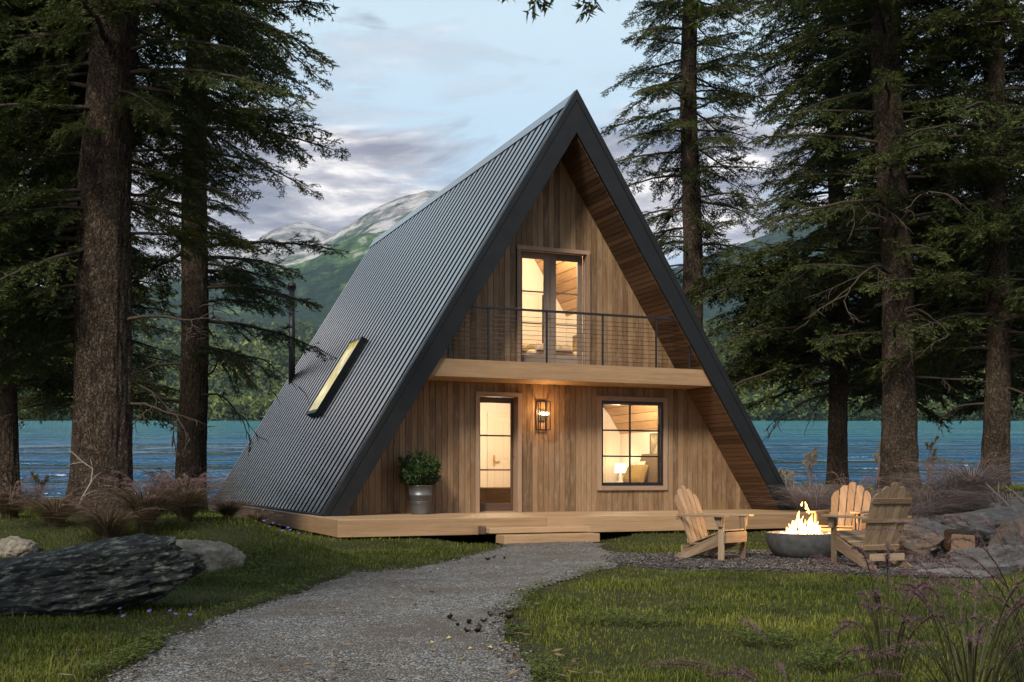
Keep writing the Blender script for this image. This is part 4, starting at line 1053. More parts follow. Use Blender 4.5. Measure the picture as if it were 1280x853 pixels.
# ------------------------------------------------------------------ wooden garden chairs (front towards -Y)
def adirondack():
    root = empty('garden_chair', (0, 0, 0)); root['group'] = 'slatted wooden chairs round the fire bowl'; root['category'] = 'chair'
    W = .50
    for s in (-1, 1):
        x = s * (W / 2 - .012)
        m = MB(); pr = [(-.46, .345), (-.46, .235), (-.36, .20), (.30, .0), (.49, .0), (.46, .055), (-.40, .375)]
        n = len(pr); m.poly([(x - .014, y, z) for y, z in pr] + [(x + .014, y, z) for y, z in pr], [tuple(range(n - 1, -1, -1)), tuple(range(n, 2 * n))] + [(i, (i + 1) % n, n + (i + 1) % n, n + i) for i in range(n)],
                            Vector((0, .94, -.34)), Vector((0, .34, .94)), Vector((1, 0, 0)))
        m.build('rear_leg', M['chair'], root, .004)
        m = MB(); m.box((x + s * .016 - .014, -.44, 0), (x + s * .016 + .014, -.345, .56), 2); m.build('front_leg', M['chair'], root, .004)
        m = MB(); xa = s * (W / 2 + .045)
        pr = [(-.07, -.50), (-.055, -.52), (.055, -.52), (.07, -.50), (.07, -.05), (.03, .36), (-.03, .36), (-.06, -.05)]
        pr = [(p * s, q) for p, q in pr]; n = 8
        m.poly([(xa + p, q, .561) for p, q in pr] + [(xa + p, q, .585) for p, q in pr], [tuple(range(n - 1, -1, -1)), tuple(range(n, 2 * n))] + [(i, (i + 1) % n, n + (i + 1) % n, n + i) for i in range(n)], Vector((0, 1, 0)), Vector((1, 0, 0)), Vector((0, 0, 1)))
        m.build('armrest', M['chair'], root, .004)
        m = MB(); m.hexa([(xa - .012, -.435, .44), (xa - .012, -.355, .44), (xa + .012, -.355, .44), (xa + .012, -.435, .44), (xa - .012, -.44, .56), (xa - .012, -.30, .56), (xa + .012, -.30, .56), (xa + .012, -.44, .56)], 2); m.build('arm_bracket', M['chair'], root)
    m = MB(); m.box((-W / 2 + .004, -.474, .235), (W / 2 - .004, -.462, .37), 0); m.build('front_apron', M['chair'], root, .003)
    for i in range(7):
        y = -.40 + i * .082; z = .385 - .29 * (y + .40)
        m = MB(); m.beam((-W / 2, y, z + .0), (W / 2, y, z), .068, .02, (0, .29, 1)); m.build('seat_slat', M['chair'], root, .003)
    rec = R(24); by, bz = .175, .20
    def bp(x, h, d=0): return (x, by + h * math.sin(rec) + d * math.cos(rec), bz + h * math.cos(rec) - d * math.sin(rec))
    hs = [.70, .775, .82, .775, .70]
    for i, h in enumerate(hs):
        k = i - 2; x0 = k * .092; x1 = k * .112; w0, w1 = .070, .090
        m = MB()
        if i == 2: top = [(-.5, h - .02), (-.32, h), (.32, h), (.5, h - .02)]
        elif i in (1, 3): s = 1 if i == 3 else -1; top = [(-.5, h - (.025 if s > 0 else .06) + .02), (-.1, h), (.1, h), (.5, h - (.06 if s > 0 else .025) + .02)]
        else: s = 1 if i == 4 else -1; top = [(-.5, h - (.0 if s > 0 else .10)), (-.2, h + (0 if s > 0 else -.03)), (.2, h + (-.03 if s > 0 else 0)), (.5, h - (.10 if s > 0 else 0))]
        pts = [(x0 - w0 / 2, 0), (x0 + w0 / 2, 0)] + [(x1 + p * w1, q) for p, q in top[::-1]]
        n = len(pts); m.poly([bp(x, q, 0) for x, q in pts] + [bp(x, q, .018) for x, q in pts], [tuple(range(n)), tuple(range(2 * n - 1, n - 1, -1))] + [(i2, (i2 + 1) % n, n + (i2 + 1) % n, n + i2) for i2 in range(n)],
                             Vector((0, math.sin(rec), math.cos(rec))), Vector((1, 0, 0)), Vector((0, 1, 0)))
        m.build('back_slat', M['chair'], root, .003)
    for (h, w, d) in ((.62, .50, .032), (.06, .47, .032)):
        m = MB(); a, b_ = bp(-w / 2, h, d), bp(w / 2, h, d); m.beam(a, b_, .06, .026, (0, math.cos(rec), -math.sin(rec))); m.build('back_batten', M['chair'], root, .003)
    m = MB(); m.box((-.34, .335, .515), (.34, .365, .558), 0); m.build('arm_crossbar', M['chair'], root, .003)
    m = MB(); m.box((-.232, .33, .10), (.232, .35, .18), 0); m.build('stretcher', M['chair'], root, .003)
    return root
ch = adirondack()
def put_chair(o, x, y, fx, fy, label, sc=1.0):
    o.location = (x, y, float(gz(x, y)) + .012); o.rotation_euler = (0, 0, math.atan2(fy, fx) + math.pi / 2); o.scale = (sc, sc * .86, sc * 1.03); o['label'] = label
put_chair(ch, 2.60, 14.62, .72, -.69, 'wooden slat-back chair left of the fire bowl, turned side-on, in front of the deck', .99)
c2 = copy_tree(ch); put_chair(c2, 4.23, 13.15, -.33, .94, 'wooden chair seen from behind, its shaded back to the viewer, right of the fire bowl', 1.03)
c3 = copy_tree(ch); put_chair(c3, 4.56, 15.35, -.55, -.83, 'wooden chair facing the viewer, pale slats lit by the fire, partly behind the dark-backed chair', 1.03)

# ------------------------------------------------------------------ fire bowl and flames
FX, FY = 3.87, 14.75; FZ = float(gz(FX, FY))
t = empty('fire_bowl', (FX, FY, FZ), 0, 'round dark concrete fire bowl on the gravel between the wooden chairs', 'fire pit')
m = MB(); pr = [(.25, .0), (.30, .01)]
for i in range(13):
    a = math.pi / 2 * i / 12; pr.append((.30 + .20 * math.sin(a) ** .8, .01 + .325 * (1 - math.cos(a)) ** .8))
pr += [(.503, .345), (.495, .352), (.46, .352), (.45, .345), (.44, .29), (.01, .28)]
m.lathe(pr, 56); m.build('bowl', M['concrete'], t)
m = MB()
for i in range(120):
    a = random.uniform(0, 6.28); r = .43 * math.sqrt(random.random()); s = random.uniform(.018, .034); z = .30 + random.uniform(0, .035) + .02 * (1 - r / .43)
    c = Vector((math.cos(a) * r, math.sin(a) * r, z)); vs = [c + Vector((random.gauss(0, 1), random.gauss(0, 1), random.gauss(0, .7))).normalized() * s for _ in range(6)]
    dirs = [(1, 0, 0), (-1, 0, 0), (0, 1, 0), (0, -1, 0), (0, 0, .8), (0, 0, -.8)]
    vs = [c + Vector([q * s * random.uniform(.7, 1.2) for q in d_]) for d_ in dirs]
    m.poly(vs, [(0, 2, 4), (2, 1, 4), (1, 3, 4), (3, 0, 4), (2, 0, 5), (1, 2, 5), (3, 1, 5), (0, 3, 5)])
o = m.build('fire_stones', M['ash'], t); o['kind'] = 'stuff'
m = MB()
def tongue(x, y, z, h, r, ph):
    pts = []; rad = []; n = 12
    for i in range(n + 1):
        q = i / n
        pts.append((x + .05 * h / .4 * math.sin(q * 5 + ph) * q, y + .045 * math.cos(q * 4.3 + ph) * q, z + q * h))
        rad.append(r * (math.sin(math.pi * min(1, q * .86 + .14)) ** .8) * (1 - .55 * q) * (1 + .18 * math.sin(q * 13 + ph * 2)) + .002)
    m.tube(pts, rad, 10, caps=False)
random.seed(12)
for i in range(34):
    a = random.uniform(0, 6.28); r = .21 * math.sqrt(random.random()) ** .8; k = 1 - r / .21
    tongue(math.cos(a) * r * 1.05, math.sin(a) * r, .31, (.13 + .40 * k ** 1.2) * random.uniform(.65, 1.05), random.uniform(.018, .036) + .012 * k, random.uniform(0, 6))
for (x, y, z, h, r) in ((.02, .0, .66, .10, .016), (-.03, .02, .70, .06, .012), (.05, -.03, .60, .08, .014)): tongue(x, y, z, h, r, x * 40)
o = m.build('flames', M['flame']); o.location = (FX, FY, FZ); tag(o, 'bright yellow flames leaping from the fire bowl', 'fire')
lamp_light('fire_light', (FX, FY, FZ + .62), 85, (1, .55, .20), .18)

# ------------------------------------------------------------------ rocks
def rock(name, loc, size, mat, label, seed, cat='rock', rz=0, strata=.0, cut=.0, group=None, det=5, rough=.28, tilt=0, facet=0.0):
    bm = bmesh.new(); bmesh.ops.create_icosphere(bm, subdivisions=det, radius=1); off = Vector((seed * 3.7, seed * 1.3, seed * 7.1))
    rs = random.Random(seed); planes = [(Vector((rs.gauss(0, 1), rs.gauss(0, 1), rs.gauss(0, .8))).normalized(), rs.uniform(.55, .85)) for _ in range(9)]
    for v in bm.verts:
        p = v.co.copy(); q = p * 1.1 + off
        for (nv, dd) in planes:
            ex = p.dot(nv) - dd
            if ex > 0: p -= nv * ex * facet
        f = 1 + rough * mn.fractal(q, .9, 2.1, 4) + .075 * mn.fractal(q * 6, .8, 2, 3)
        if strata:
            zz = p.z + .32 * p.x; f += strata * (abs(mn.noise(Vector((p.x * .8, p.y * .8, zz * 7)) + off)) - .2)
            f += strata * .5 * mn.noise(Vector((p.x * 3, p.y * 3, zz * 22)) + off)
        v.co = Vector((p.x * f * size[0], p.y * f * size[1], p.z * f * size[2]))
    me = bpy.data.meshes.new(name); bm.to_mesh(me); bm.free()
    for pl in me.polygons: pl.use_smooth = True
    me.materials.append(M[mat]); o = bpy.data.objects.new(name, me); COL.objects.link(o)
    o.location = loc; o.rotation_euler = (0, R(tilt), rz); return tag(o, label, cat, group)
rock('boulder', (-3.60, 9.05, .20), (1.12, .70, .315), 'slate', 'big dark slate boulder with pale streaks, lying in the grass at the lower left', 3, strata=.06, rough=.20, rz=.1, tilt=-10, det=6, facet=.35)
rock('boulder', (gx(248, 11.6), 11.7, .14), (.46, .36, .33), 'paleboulder', 'rounded tan boulder behind the right tip of the dark slate boulder', 8, rough=.15, facet=.5, rz=.4)
rock('boulder', (gx(8, 12.2), 12.4, float(gz(gx(8, 12.2), 12.4)) + .02), (.27, .24, .17), 'paleboulder', 'low tan rock at the left edge above the dark boulder', 11, rough=.18, facet=.5)
rock('boulder', (gx(60, 15), 15.6, float(gz(gx(60, 15), 15.6)) + .02), (.28, .22, .12), 'paleboulder', 'small pale stone in the dry grass at the foot of the thickest trunk', 12, facet=.5)
for (u, v, y, s, sd_, lb) in [
    (1165, 672, 15.2, (.62, .5, .34), 21, 'pale grey ledge rock right behind the dark-backed wooden chair'),
    (1232, 700, 13.6, (.75, .5, .36), 22, 'broad cracked ledge rock at the right below the cut log'),
    (1285, 690, 14.2, (.7, .6, .55), 23, 'tall ledge rock cut by the right edge of the picture'),
    (1185, 722, 12.3, (.55, .28, .13), 24, 'flat pale slab at the edge of the lawn in front of the ledge'),
    (1262, 738, 11.9, (.5, .3, .14), 25, 'flat grey slab under the right end of the ledge beside the lawn'),
    (1225, 655, 16.4, (.8, .6, .35), 26, 'rounded ledge rock behind the cut log'),
    (1150, 712, 12.9, (.26, .2, .10), 27, 'small flat stone beside the rear leg of the dark-backed chair'),
    (1288, 650, 17.5, (.9, .7, .4), 28, 'mossy ledge rock at the right edge under the last trunk')]:
    p = at(u, v, y); rock('ledge_stone', (p.x, p.y, p.z - s[2] * .25), s, 'ledge', lb, sd_, strata=.14, rough=.22, facet=.85, rz=sd_ * 1.3, group='stones of the ledge on the right')
# cut log resting on the ledge
p0 = at(1201, 676, 14.0); t = empty('cut_log', tuple(p0), R(-14), 'short brown block of sawn wood lying on the ledge, its square end facing the viewer', 'log')
m = MB(); m.hexa([(-.165, -.2, -.13), (.165, -.2, -.125), (.15, .42, -.13), (-.15, .42, -.13), (-.16, -.2, .115), (.155, -.2, .10), (.15, .42, .12), (-.15, .42, .13)], 1); m.build('log_body', M['bark'], t, .03)
m = MB(); m.hexa([(-.14, -.206, -.105), (.14, -.206, -.1), (.14, -.195, -.1), (-.14, -.195, -.105), (-.135, -.206, .09), (.13, -.206, .078), (.13, -.195, .078), (-.135, -.195, .09)], 0); m.build('sawn_end', M['cutlog'], t, .012)

# bleached branches
def branch(name, pts, r, label, seed):
    random.seed(seed); m = MB(); P = [Vector(p) for p in pts]
    m.tube(P, [r * (1 - .7 * i / (len(P) - 1)) for i in range(len(P))], 7)
    for i in range(1, len(P) - 1):
        d = (P[i + 1] - P[i]); s = d.cross(Vector((0, 1, 0))).normalized() * random.choice((-1, 1)); e = P[i] + d * .7 + s * d.length * random.uniform(.5, .9)
        m.tube([P[i], (P[i] + e) / 2 + Vector((0, 0, .02)), e], [r * .5, r * .35, r * .12], 6)
    tag(m.build(name, M['deadwood']), label, 'branch')
branch('dead_branch', [at(97, 640, 14.2), at(103, 622, 14.2), at(114, 603, 14.3), at(116, 586, 14.4), at(104, 578, 14.4), at(86, 562, 14.5)], .016, 'bleached crooked dead branch leaning against the thickest trunk', 4)
branch('dead_branch', [at(1282, 650, 16.8), at(1262, 634, 17), at(1248, 620, 17), at(1232, 604, 17.2)], .03, 'bleached thin branch pointing up left above the ledge at the right edge', 5)
branch('dead_branch', [at(1290, 640, 16.4), at(1278, 626, 16.4), at(1266, 614, 16.5), at(1256, 608, 16.6)], .026, 'second bleached branch crossing the last trunk, closest to the right edge', 6)

# ------------------------------------------------------------------ lawn
FOOT = [from_house(*q) for q in ((-5.02, -1.66), (5.0, -1.66), (5.0, 14), (-5.02, 14))]; FOOT = [(p.x, p.y) for p in FOOT]
def lawn_points(n, y0, y1, u0=-120, u1=1420, seed=5):
    rg = np.random.default_rng(seed); y = y0 * (y1 / y0) ** rg.random(n); x = (rg.uniform(u0, u1, n) - 640) / F * y
    X, Y = house_xy(x, y)
    ok = ~((X > -5.0) & (X < 5.0) & (Y > -1.62)); ok &= (path_d(x, y) > -.04 * rg.random(n)) & (pad_d(x, y) > -.05 * rg.random(n))
    ok &= ~((X > -2.6) & (X < -.4) & (Y > -2.4))
    return x[ok], y[ok], rg
def blades(x, y, rg, h, w, lean, cl):
    n = len(x); z = gz(x, y) - .005
    a = rg.uniform(0, 2 * np.pi, n); dirv = np.stack([np.cos(a), np.sin(a), np.zeros(n)], -1); sv = np.stack([-np.sin(a), np.cos(a), np.zeros(n)], -1)
    b = np.stack([x, y, z], -1); up = np.array([0, 0, 1.0])
    L = (h * lean)[:, None]; mid = b + up * (h * .6)[:, None] + dirv * L * .3; tip = b + up * (h * np.sqrt(np.clip(1 - lean ** 2 * .6, .1, 1)))[:, None] + dirv * L
    s = sv * (w / 2)[:, None]; s2 = s * .7
    tri = np.concatenate([np.stack([b - s, b + s, mid + s2], 1), np.stack([b - s, mid + s2, mid - s2], 1), np.stack([mid - s2, mid + s2, tip], 1)])
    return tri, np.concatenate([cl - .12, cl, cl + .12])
x, y, rg = lawn_points(330000, 4.6, 27)
dens = fbm(x * .9, y * .9, 4); dd = np.minimum(path_d(x, y), pad_d(x, y))
edge = sst(dd / .35)
Xh, Yh = house_xy(x, y); shore = sst((np.maximum(y - 18.5, 0)) / 4)
h = (.026 + .038 * np.clip(dens + .4, 0, 1.2)) * (.55 + .45 * edge) * rg.uniform(.6, 1.4, len(x)) + .05 * shore * rg.random(len(x))
tall = rg.random(len(x)) < .022; h = np.where(tall, h * 1.9, h)
keep = rg.random(len(x)) < (.35 + .65 * edge) * np.clip(.85 + dens * 1.5, .42, 1)
x, y, h, dens, tall, shore = x[keep], y[keep], h[keep], dens[keep], tall[keep], shore[keep]
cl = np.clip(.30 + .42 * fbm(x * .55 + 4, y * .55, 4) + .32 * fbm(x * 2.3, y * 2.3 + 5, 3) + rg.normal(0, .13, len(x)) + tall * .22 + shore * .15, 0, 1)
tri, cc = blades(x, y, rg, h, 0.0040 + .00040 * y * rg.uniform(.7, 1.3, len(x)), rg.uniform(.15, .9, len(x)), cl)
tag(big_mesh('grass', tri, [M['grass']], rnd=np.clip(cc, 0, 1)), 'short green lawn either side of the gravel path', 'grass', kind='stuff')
# clover and small broad leaves spreading at the edges of the path
x, y, rg = lawn_points(90000, 5.2, 16, 60, 1350, seed=8)
k = (fbm(x * 1.1 + 20, y * 1.1, 3) > .33) & (path_d(x, y) < 2.2); k |= (path_d(x, y) < .16) & (fbm(x * 2, y * 2 + 7, 3) > -.05)
x, y = x[k], y[k]; n = len(x)
c = np.stack([x, y, gz(x, y) + rg.uniform(.03, .085, n)], -1); tri = []
a0 = rg.uniform(0, 6.28, n); r = rg.uniform(.010, .019, n)
for j in range(3):
    a = a0 + j * 2.094; d = np.stack([np.cos(a), np.sin(a), rg.normal(.1, .25, n)], -1); s = np.stack([-np.sin(a), np.cos(a), rg.normal(0, .2, n)], -1)
    tri.append(np.stack([c, c + (d + s * .6) * r[:, None], c + (d - s * .6) * r[:, None] + np.array([0, 0, .002])], 1))
tri = np.concatenate(tri); tag(big_mesh('clover', tri, [M['clover']], rnd=np.tile(np.clip(rg.normal(.4, .2, n), 0, 1), 3)), 'low broad-leaved clover spreading along the path edges', 'ground cover', kind='stuff')

# loose gravel
def stones(n, fn, y0, y1, smin, smax, seed, u0=100, u1=1230):
    rg = np.random.default_rng(seed); y = y0 * (y1 / y0) ** rg.random(n); x = (rg.uniform(u0, u1, n) - 640) / F * y
    k = fn(x, y) < -.04 + .05 * rg.normal(size=n); x, y = x[k], y[k]; n = len(x)
    s = rg.uniform(smin, smax, n) * (.8 + .03 * y); z = gz(x, y) + .028 + s * .1
    D = np.array([(1, 0, 0), (0, 1, 0), (-1, 0, 0), (0, -1, 0), (0, 0, 1), (0, 0, -1)], float)
    a = rg.uniform(0, 6.28, n); Rm = np.stack([np.stack([np.cos(a), -np.sin(a)], -1), np.stack([np.sin(a), np.cos(a)], -1)], 1)
    V = D[None] * rg.uniform(.55, 1.15, (n, 6, 1)) * np.stack([s, s * rg.uniform(.5, .9, n), s * rg.uniform(.25, .5, n)], -1)[:, None]
    V += rg.normal(0, .12, V.shape) * s[:, None, None]
    V[..., :2] = np.einsum('nij,nkj->nki', Rm, V[..., :2]); V += np.stack([x, y, z], -1)[:, None]
    f = np.array([(0, 1, 4), (1, 2, 4), (2, 3, 4), (3, 0, 4), (1, 0, 5), (2, 1, 5), (3, 2, 5), (0, 3, 5)])
    return V[:, f].reshape(-1, 3, 3), np.repeat(rg.random(n), 8)
def stone_mat(name, cols):
    t = NT(name); c = t.ramp(t.attr(), cols); return t.pbr(c.outputs[0], .85, t.bump(t.noise(t.pos(), 180, 3).outputs[0], .4, .003), .2)
M['chip'] = stone_mat('gravel_chips', [(.0, (.05, .042, .035)), (.25, (.115, .107, .096)), (.75, (.17, .163, .15)), (1, (.22, .212, .198))])
M['chip2'] = stone_mat('dark_gravel_chips', [(.0, (.02, .017, .015)), (.4, (.058, .049, .043)), (.8, (.11, .095, .085)), (1, (.18, .155, .14))])
a, r = stones(62000, path_d, 5.2, 18.6, .006, .017, 21); tag(big_mesh('gravel', a, [M['chip']], rnd=r), 'loose pale stone chips on the path', 'gravel', kind='stuff')
a, r = stones(60000, pad_d, 11.5, 17.5, .010, .024, 22); tag(big_mesh('gravel', a, [M['chip2']], rnd=r), 'loose dark stone chips round the fire bowl', 'gravel', kind='stuff')
a, r = stones(26000, lambda x, y: np.abs(sd_poly(x, y, PATH) + .02) - .16 * (1 + fbm(x, y, 3)), 5.2, 17, .007, .016, 23); tag(big_mesh('leaf_litter', a, [M['deadleaf']], rnd=r), 'dark leaf litter and soil crumbs along both path edges', 'leaf litter', kind='stuff')

def litter(n, seed):
    """dry needles and leaf scraps blown over path and lawn"""
    rg = np.random.default_rng(seed); y = 5.2 * (18.5 / 5.2) ** rg.random(n); x = (rg.uniform(60, 1240, n) - 640) / F * y
    k = (path_d(x, y) < .5) | (pad_d(x, y) < .3) ; k &= rg.random(n) < np.clip(.35 + fbm(x * .8 + 3, y * .8, 3) * 1.2, .05, 1)
    x, y = x[k], y[k]; n = len(x); a = rg.uniform(0, 6.28, n); l = rg.uniform(.018, .05, n); w_ = np.where(rg.random(n) < .7, .0035, .016) + .0002 * y
    c = np.stack([x, y, gz(x, y) + .044], -1); d = np.stack([np.cos(a), np.sin(a), rg.normal(0, .12, n)], -1) * l[:, None]; s = np.stack([-np.sin(a), np.cos(a), rg.normal(0, .3, n)], -1) * w_[:, None] / 2
    return np.concatenate([np.stack([c - d, c + s, c + d], 1), np.stack([c - d, c + d, c - s], 1)]), np.tile(rg.random(n), 2)
M['scrap'] = leaf_mat('dry_scraps', (.03, .02, .012), (.11, .07, .038), (.22, .15, .075), .05)
a, r = litter(9000, 31); tag(big_mesh('leaf_litter', a, [M['scrap']], rnd=r), 'dry needles and leaf scraps blown over the gravel', 'leaf litter', kind='stuff')
# fallen leaves on the path
def leaf_mesh(mat, s, curl):
    m = MB(); n = 5; vs = []
    for i in range(n + 1):
        q = i / n; w_ = math.sin(math.pi * q) ** .8 * .36 + .01
        for j in (-1, 0, 1): vs.append(((q - .5) * s, j * w_ * s, curl * s * (abs(j) * .35 + (q - .5) ** 2 * 1.6)))
    fs = [(i * 3 + j, (i + 1) * 3 + j, (i + 1) * 3 + j + 1, i * 3 + j + 1) for i in range(n) for j in (0, 1)]
    m.poly(vs, fs, smooth=True, rnd=random.random()); return m
rl_ = random.Random(4)
YL = [(540, 811), (541, 822), (572, 800), (561, 806), (588, 819), (612, 818), (634, 812), (590, 794), (555, 714), (548, 716), (626, 822)]
first = None
for i, (u, v) in enumerate(YL):
    y = CH * F / (v - HZ); p = at(u, v, y); o = leaf_mesh(M['yellowleaf'], .042, .5).build('fallen_leaf', M['yellowleaf']) if first is None else first.copy()
    if first is None: first = o
    else: COL.objects.link(o)
    o.location = (p.x, p.y, .035); o.rotation_euler = (rl_.uniform(-.4, .4), rl_.uniform(-.4, .4), rl_.uniform(0, 6)); s = rl_.uniform(.7, 1.1); o.scale = (s, s, s)
    tag(o, 'small yellow leaf fallen on the gravel path', 'leaf', 'yellow leaves on the path')
DL = [(571, 789), (588, 786), (605, 784), (583, 797), (563, 780), (618, 701), (630, 702), (610, 704), (600, 796), (637, 780), (645, 790), (612, 776)]
first = None
for i, (u, v) in enumerate(DL):
    y = CH * F / (v - HZ); p = at(u, v, y); o = leaf_mesh(M['deadleaf'], .07, .8).build('dead_leaf', M['deadleaf']) if first is None else first.copy()
    if first is None: first = o
    else: COL.objects.link(o)
    o.location = (p.x, p.y, .035); o.rotation_euler = (rl_.uniform(-.5, .5), rl_.uniform(-.5, .5), rl_.uniform(0, 6)); s = rl_.uniform(.6, 1.2); o.scale = (s, s, s)
    tag(o, 'curled blackened leaf on the gravel path', 'leaf', 'blackened leaves on the path')
# violets in the grass
def violet():
    m = MB()
    for j in range(5):
        a = j * 1.257; d = Vector((math.cos(a), math.sin(a), .25)); s = Vector((-math.sin(a), math.cos(a), 0)); c = Vector((0, 0, .115))
        m.poly([c, c + d * .014 + s * .009, c + d * .026, c + d * .014 - s * .009], [(0, 1, 2, 3)], rnd=random.random())
    return m
VL = [(155, 762), (162, 768), (193, 762), (220, 764), (238, 770), (246, 768), (216, 770), (330, 693), (336, 690), (345, 691), (352, 688), (360, 692), (367, 693), (341, 697), (356, 697), (290, 688), (318, 684), (300, 676), (372, 686)]
first = None; frr = random.Random(9)
for (u, v) in VL:
    y = (CH - .10) * F / (v - HZ); p = at(u, v, y)
    if first is None:
        first = o = empty('violet', (0, 0, 0)); m = violet(); m.build('petals', M['violet'], o)
        m = MB(); m.tube([(.01, 0, 0), (0, 0, .06), (0, 0, .114)], [.0016, .0014, .0012], 4, caps=False); m.build('stem', M['grass'], o)
    else: o = copy_tree(first)
    g = float(gz(p.x, p.y)); s = .45 + .035 * y; o.location = (p.x, p.y, g); o.rotation_euler = (R(frr.uniform(0, 35)), R(frr.uniform(-15, 15)), frr.uniform(-.6, .6)); o.scale = (s, s, 1.0)
    tag(o, 'tiny purple violet flowering in the lawn left of the path' if v > 740 else 'tiny purple violet flowering in the grass before the deck corner', 'flower', 'violets by the path' if v > 740 else 'violets by the deck corner')

# ------------------------------------------------------------------ fountain grasses and brush
def clump(seed, nb, h, spread, npl, plume_len, arch=.95, bw=.009, pw=.019):
    rg = np.random.default_rng(seed)
    def curves(n, hh, ar, k=7):
        a = rg.uniform(0, 6.28, n); r0 = .10 * spread * np.sqrt(rg.random(n)); q = np.linspace(0, 1, k)
        H = hh * rg.uniform(.6, 1.1, n); A = ar * rg.uniform(.3, 1.2, n) * spread
        R_ = r0[:, None] + A[:, None] * q ** 1.8; Z = H[:, None] * (q * 1.25 - .42 * q ** 3 * (.4 + ar))
        return np.stack([np.cos(a)[:, None] * R_, np.sin(a)[:, None] * R_, Z], -1), a
    P, a = curves(nb, h, arch); k = P.shape[1]
    s = np.stack([-np.sin(a), np.cos(a), rg.normal(0, .2, nb)], -1)[:, None] * (bw * (1 - np.linspace(0, 1, k) ** 2 * .9))[None, :, None] / 2
    A, B = P - s, P + s
    tri = np.concatenate([np.stack([A[:, :-1], B[:, :-1], B[:, 1:]], 2).reshape(-1, 3, 3), np.stack([A[:, :-1], B[:, 1:], A[:, 1:]], 2).reshape(-1, 3, 3)])
    rn = np.tile(np.repeat(np.clip(rg.normal(.4, .2, nb), 0, 1), k - 1), 2)
    pt = None
    if npl:
        Q, a = curves(npl, h * 1.25, arch * .9, 12)
        s = np.stack([-np.sin(a), np.cos(a), np.zeros(npl)], -1)[:, None] * .0022
        st = np.concatenate([np.stack([(Q - s)[:, :-1], (Q + s)[:, :-1], (Q + s)[:, 1:]], 2).reshape(-1, 3, 3), np.stack([(Q - s)[:, :-1], (Q + s)[:, 1:], (Q - s)[:, 1:]], 2).reshape(-1, 3, 3)])
        tri = np.concatenate([tri, st]); rn = np.concatenate([rn, np.full(len(st), .5)])
        m_ = 230; f = 1 - plume_len * rg.random((npl, m_)); idx = f * 11; i0 = np.clip(idx.astype(int), 0, 10); fr_ = (idx - i0)[..., None]
        rows = np.arange(npl)[:, None]; C = Q[rows, i0] * (1 - fr_) + Q[rows, i0 + 1] * fr_; T_ = unit(Q[rows, i0 + 1] - Q[rows, i0])
        prof = np.sin(np.pi * np.clip((1 - f) / plume_len, .03, 1) ** .7) ** .6
        rd = unit(rg.normal(size=C.shape)); e = unit(T_ * .9 + rd) * (pw * 1.5 * prof * rg.uniform(.6, 1.3, prof.shape))[..., None]
        sv = unit(np.cross(e, rg.normal(size=e.shape))) * pw * .085
        pt = np.stack([C - sv, C + sv, C + e], 2).reshape(-1, 3, 3); pr_ = np.clip(rg.normal(.45, .2, len(pt)), 0, 1)
    return tri, rn, pt, (pr_ if npl else None)
def plant(name, loc, args, mats, label, cat, group, rz=0, sc=1.0):
    root = empty(name, loc, rz, label, cat, group); root.scale = (sc,) * 3
    tri, rn, pt, pr_ = clump(*args); big_mesh('blades', tri, [mats[0]], rnd=rn, parent=root)
    if pt is not None: big_mesh('plumes', pt, [mats[1]], rnd=pr_, parent=root)
    return root
G1 = 'fountain grasses under the left trunks'
def gl(u, y): return (gx(u, y), y, float(gz(gx(u, y), y)) - .02)
LG = [(182, 13.6, 'purple-plumed fountain grass right of the thickest trunk, arching over the dark boulder', (31, 520, .74, .8, 60, .5)),
      (232, 14.4, 'widest clump of purple fountain grass, in front of the straight second trunk', (32, 560, .64, .8, 70, .5)),
      (286, 15.0, 'low brown fountain grass beside the deck, right of the second trunk', (33, 380, .34, .5, 20, .5)),
      (322, 16.6, 'smallest fountain grass, close against the deck skirt', (34, 260, .26, .4, 8, .45)),
      (135, 13.0, 'green-brown grass tuft behind the dark boulder at the foot of the thickest trunk', (35, 480, .55, .8, 12, .4)),
      (70, 14.0, 'dry brown grass tuft left of the thickest trunk', (36, 460, .52, .85, 26, .45)),
      (12, 15.0, 'reddish dry grass at the left edge behind the low tan rock', (37, 460, .58, .85, 34, .45)),
      (215, 17.8, 'thin purple grass between the two large left trunks', (38, 420, .75, .8, 50, .5)),
      (205, 18.9, 'dark grass tuft between the thickest trunk and the straight second trunk', (39, 400, .42, .6, 14, .45))]
for (u, y, lb, ar) in LG: plant('fountain_grass', gl(u, y), ar, (M['reed'], M['plume']), lb, 'ornamental grass', G1)
G2 = 'brush along the right shore'
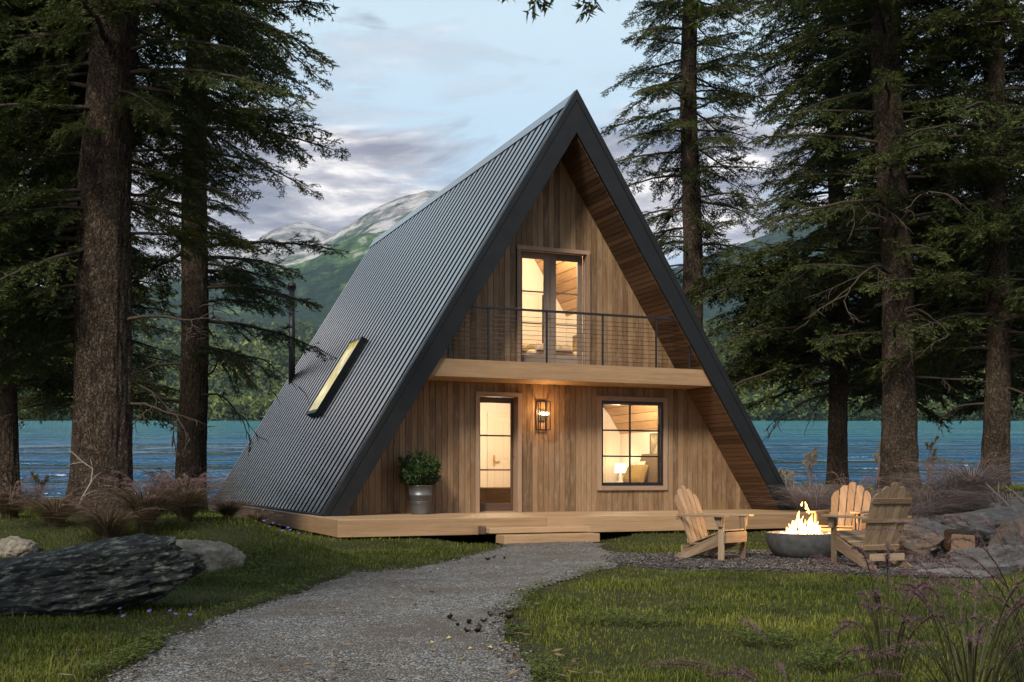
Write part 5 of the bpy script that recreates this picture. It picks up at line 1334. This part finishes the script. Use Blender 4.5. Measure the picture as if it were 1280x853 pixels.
RB = [(958, 25, (51, 520, .85, .9, 0, .4), 'fine dry brush beside the right end of the roof eave'),
      (990, 23.5, (62, 560, .95, 1.0, 8, .4), 'fine dry brush left behind the flames'),
      (1022, 22, (52, 600, .95, 1.0, 14, .4), 'fine dry brush rising right behind the flames'),
      (1064, 21, (53, 600, .95, 1.0, 30, .5), 'dry purple brush between the two trunks behind the chairs'),
      (1096, 20.4, (63, 600, .9, 1.0, 34, .5), 'dry purple brush left of the stout trunk'),
      (1122, 19.5, (54, 640, .82, 1.1, 36, .5), 'dry purple brush at the foot of the stout trunk'),
      (1160, 20, (55, 640, .98, 1.1, 40, .5), 'tall dry purple brush right of the stout trunk'),
      (1192, 20.4, (64, 640, .95, 1.1, 40, .5), 'tall dry purple brush above the cut log'),
      (1216, 20.6, (56, 600, .85, 1.0, 30, .5), 'dry purple brush left of the right edge trunk'),
      (1262, 19, (57, 600, .75, 1.0, 24, .5), 'dry purple brush under the right edge trunk'),
      (1140, 17.8, (65, 560, .52, 1.0, 6, .5), 'low olive brush behind the pale grey ledge rock'),
      (1185, 17.4, (58, 560, .5, 1.0, 0, .5), 'low olive brush on top of the ledge'),
      (1245, 17.2, (59, 560, .5, 1.0, 0, .5), 'low olive brush on the ledge at the right edge'),
      (1098, 17.4, (60, 480, .5, .9, 0, .5), 'low olive brush behind the dark-backed chair')]
for (u, y, ar, lb) in RB: plant('dry_brush', gl(u, y), (ar[0], ar[1], ar[2] * 1.2, ar[3] * 1.25, ar[4], ar[5]) + (1.0, .012), (M['brush'], M['plume']), lb, 'brush', G2)
G3 = 'tan reed plumes by the water'
for (u, y, ar, lb) in [(982, 25.5, (71, 60, .7, .35, 12, .32), 'tan feathery reed plumes nearest the roof eave, against the water'),
                       (1012, 26.5, (72, 60, .8, .4, 14, .32), 'tan feathery reed plumes above the flames, against the water'),
                       (1098, 25, (73, 50, .85, .3, 7, .3), 'tan feathery reed plumes left of the stout trunk'),
                       (1162, 24.5, (74, 50, .95, .35, 9, .3), 'tan feathery reed plumes right of the stout trunk'),
                       (48, 22.5, (75, 60, .6, .4, 9, .32), 'tan feathery reed plumes on the left shore by the left edge trunk')]:
    plant('reed_clump', gl(u, y), ar + (.5, .008, .05), (M['brush'], M['tanplume']), lb, 'reeds', G3)
G4 = 'purple fountain grasses in the foreground'
for (u, y, ar, lb, rz) in [(1000, 4.4, (81, 34, .36, .5, 13, .36), 'sparse purple-plumed grass low in the foreground below the fire bowl', 0),
                       (1112, 4.7, (82, 50, .58, .34, 17, .36), 'tallest purple-plumed grass in the foreground, crossing the dark-backed chair', 1.2),
                       (1215, 4.4, (83, 80, .58, .6, 30, .42), 'dense purple-plumed grass in the lower right corner', 2.0),
                       (1300, 4.9, (84, 80, .64, .6, 28, .42), 'purple-plumed grass cut by the right edge in the foreground', .6)]:
    plant('fountain_grass', gl(u, y), ar + (.8, .0042, .013), (M['duskreed'], M['duskplume']), lb, 'ornamental grass', G4, rz, 1.35)
import os
if os.environ.get('DBG'):
    print('TRIS', {o.name: len(o.data.polygons) for o in scn.objects if o.type == 'MESH' and len(o.data.polygons) > 30000})
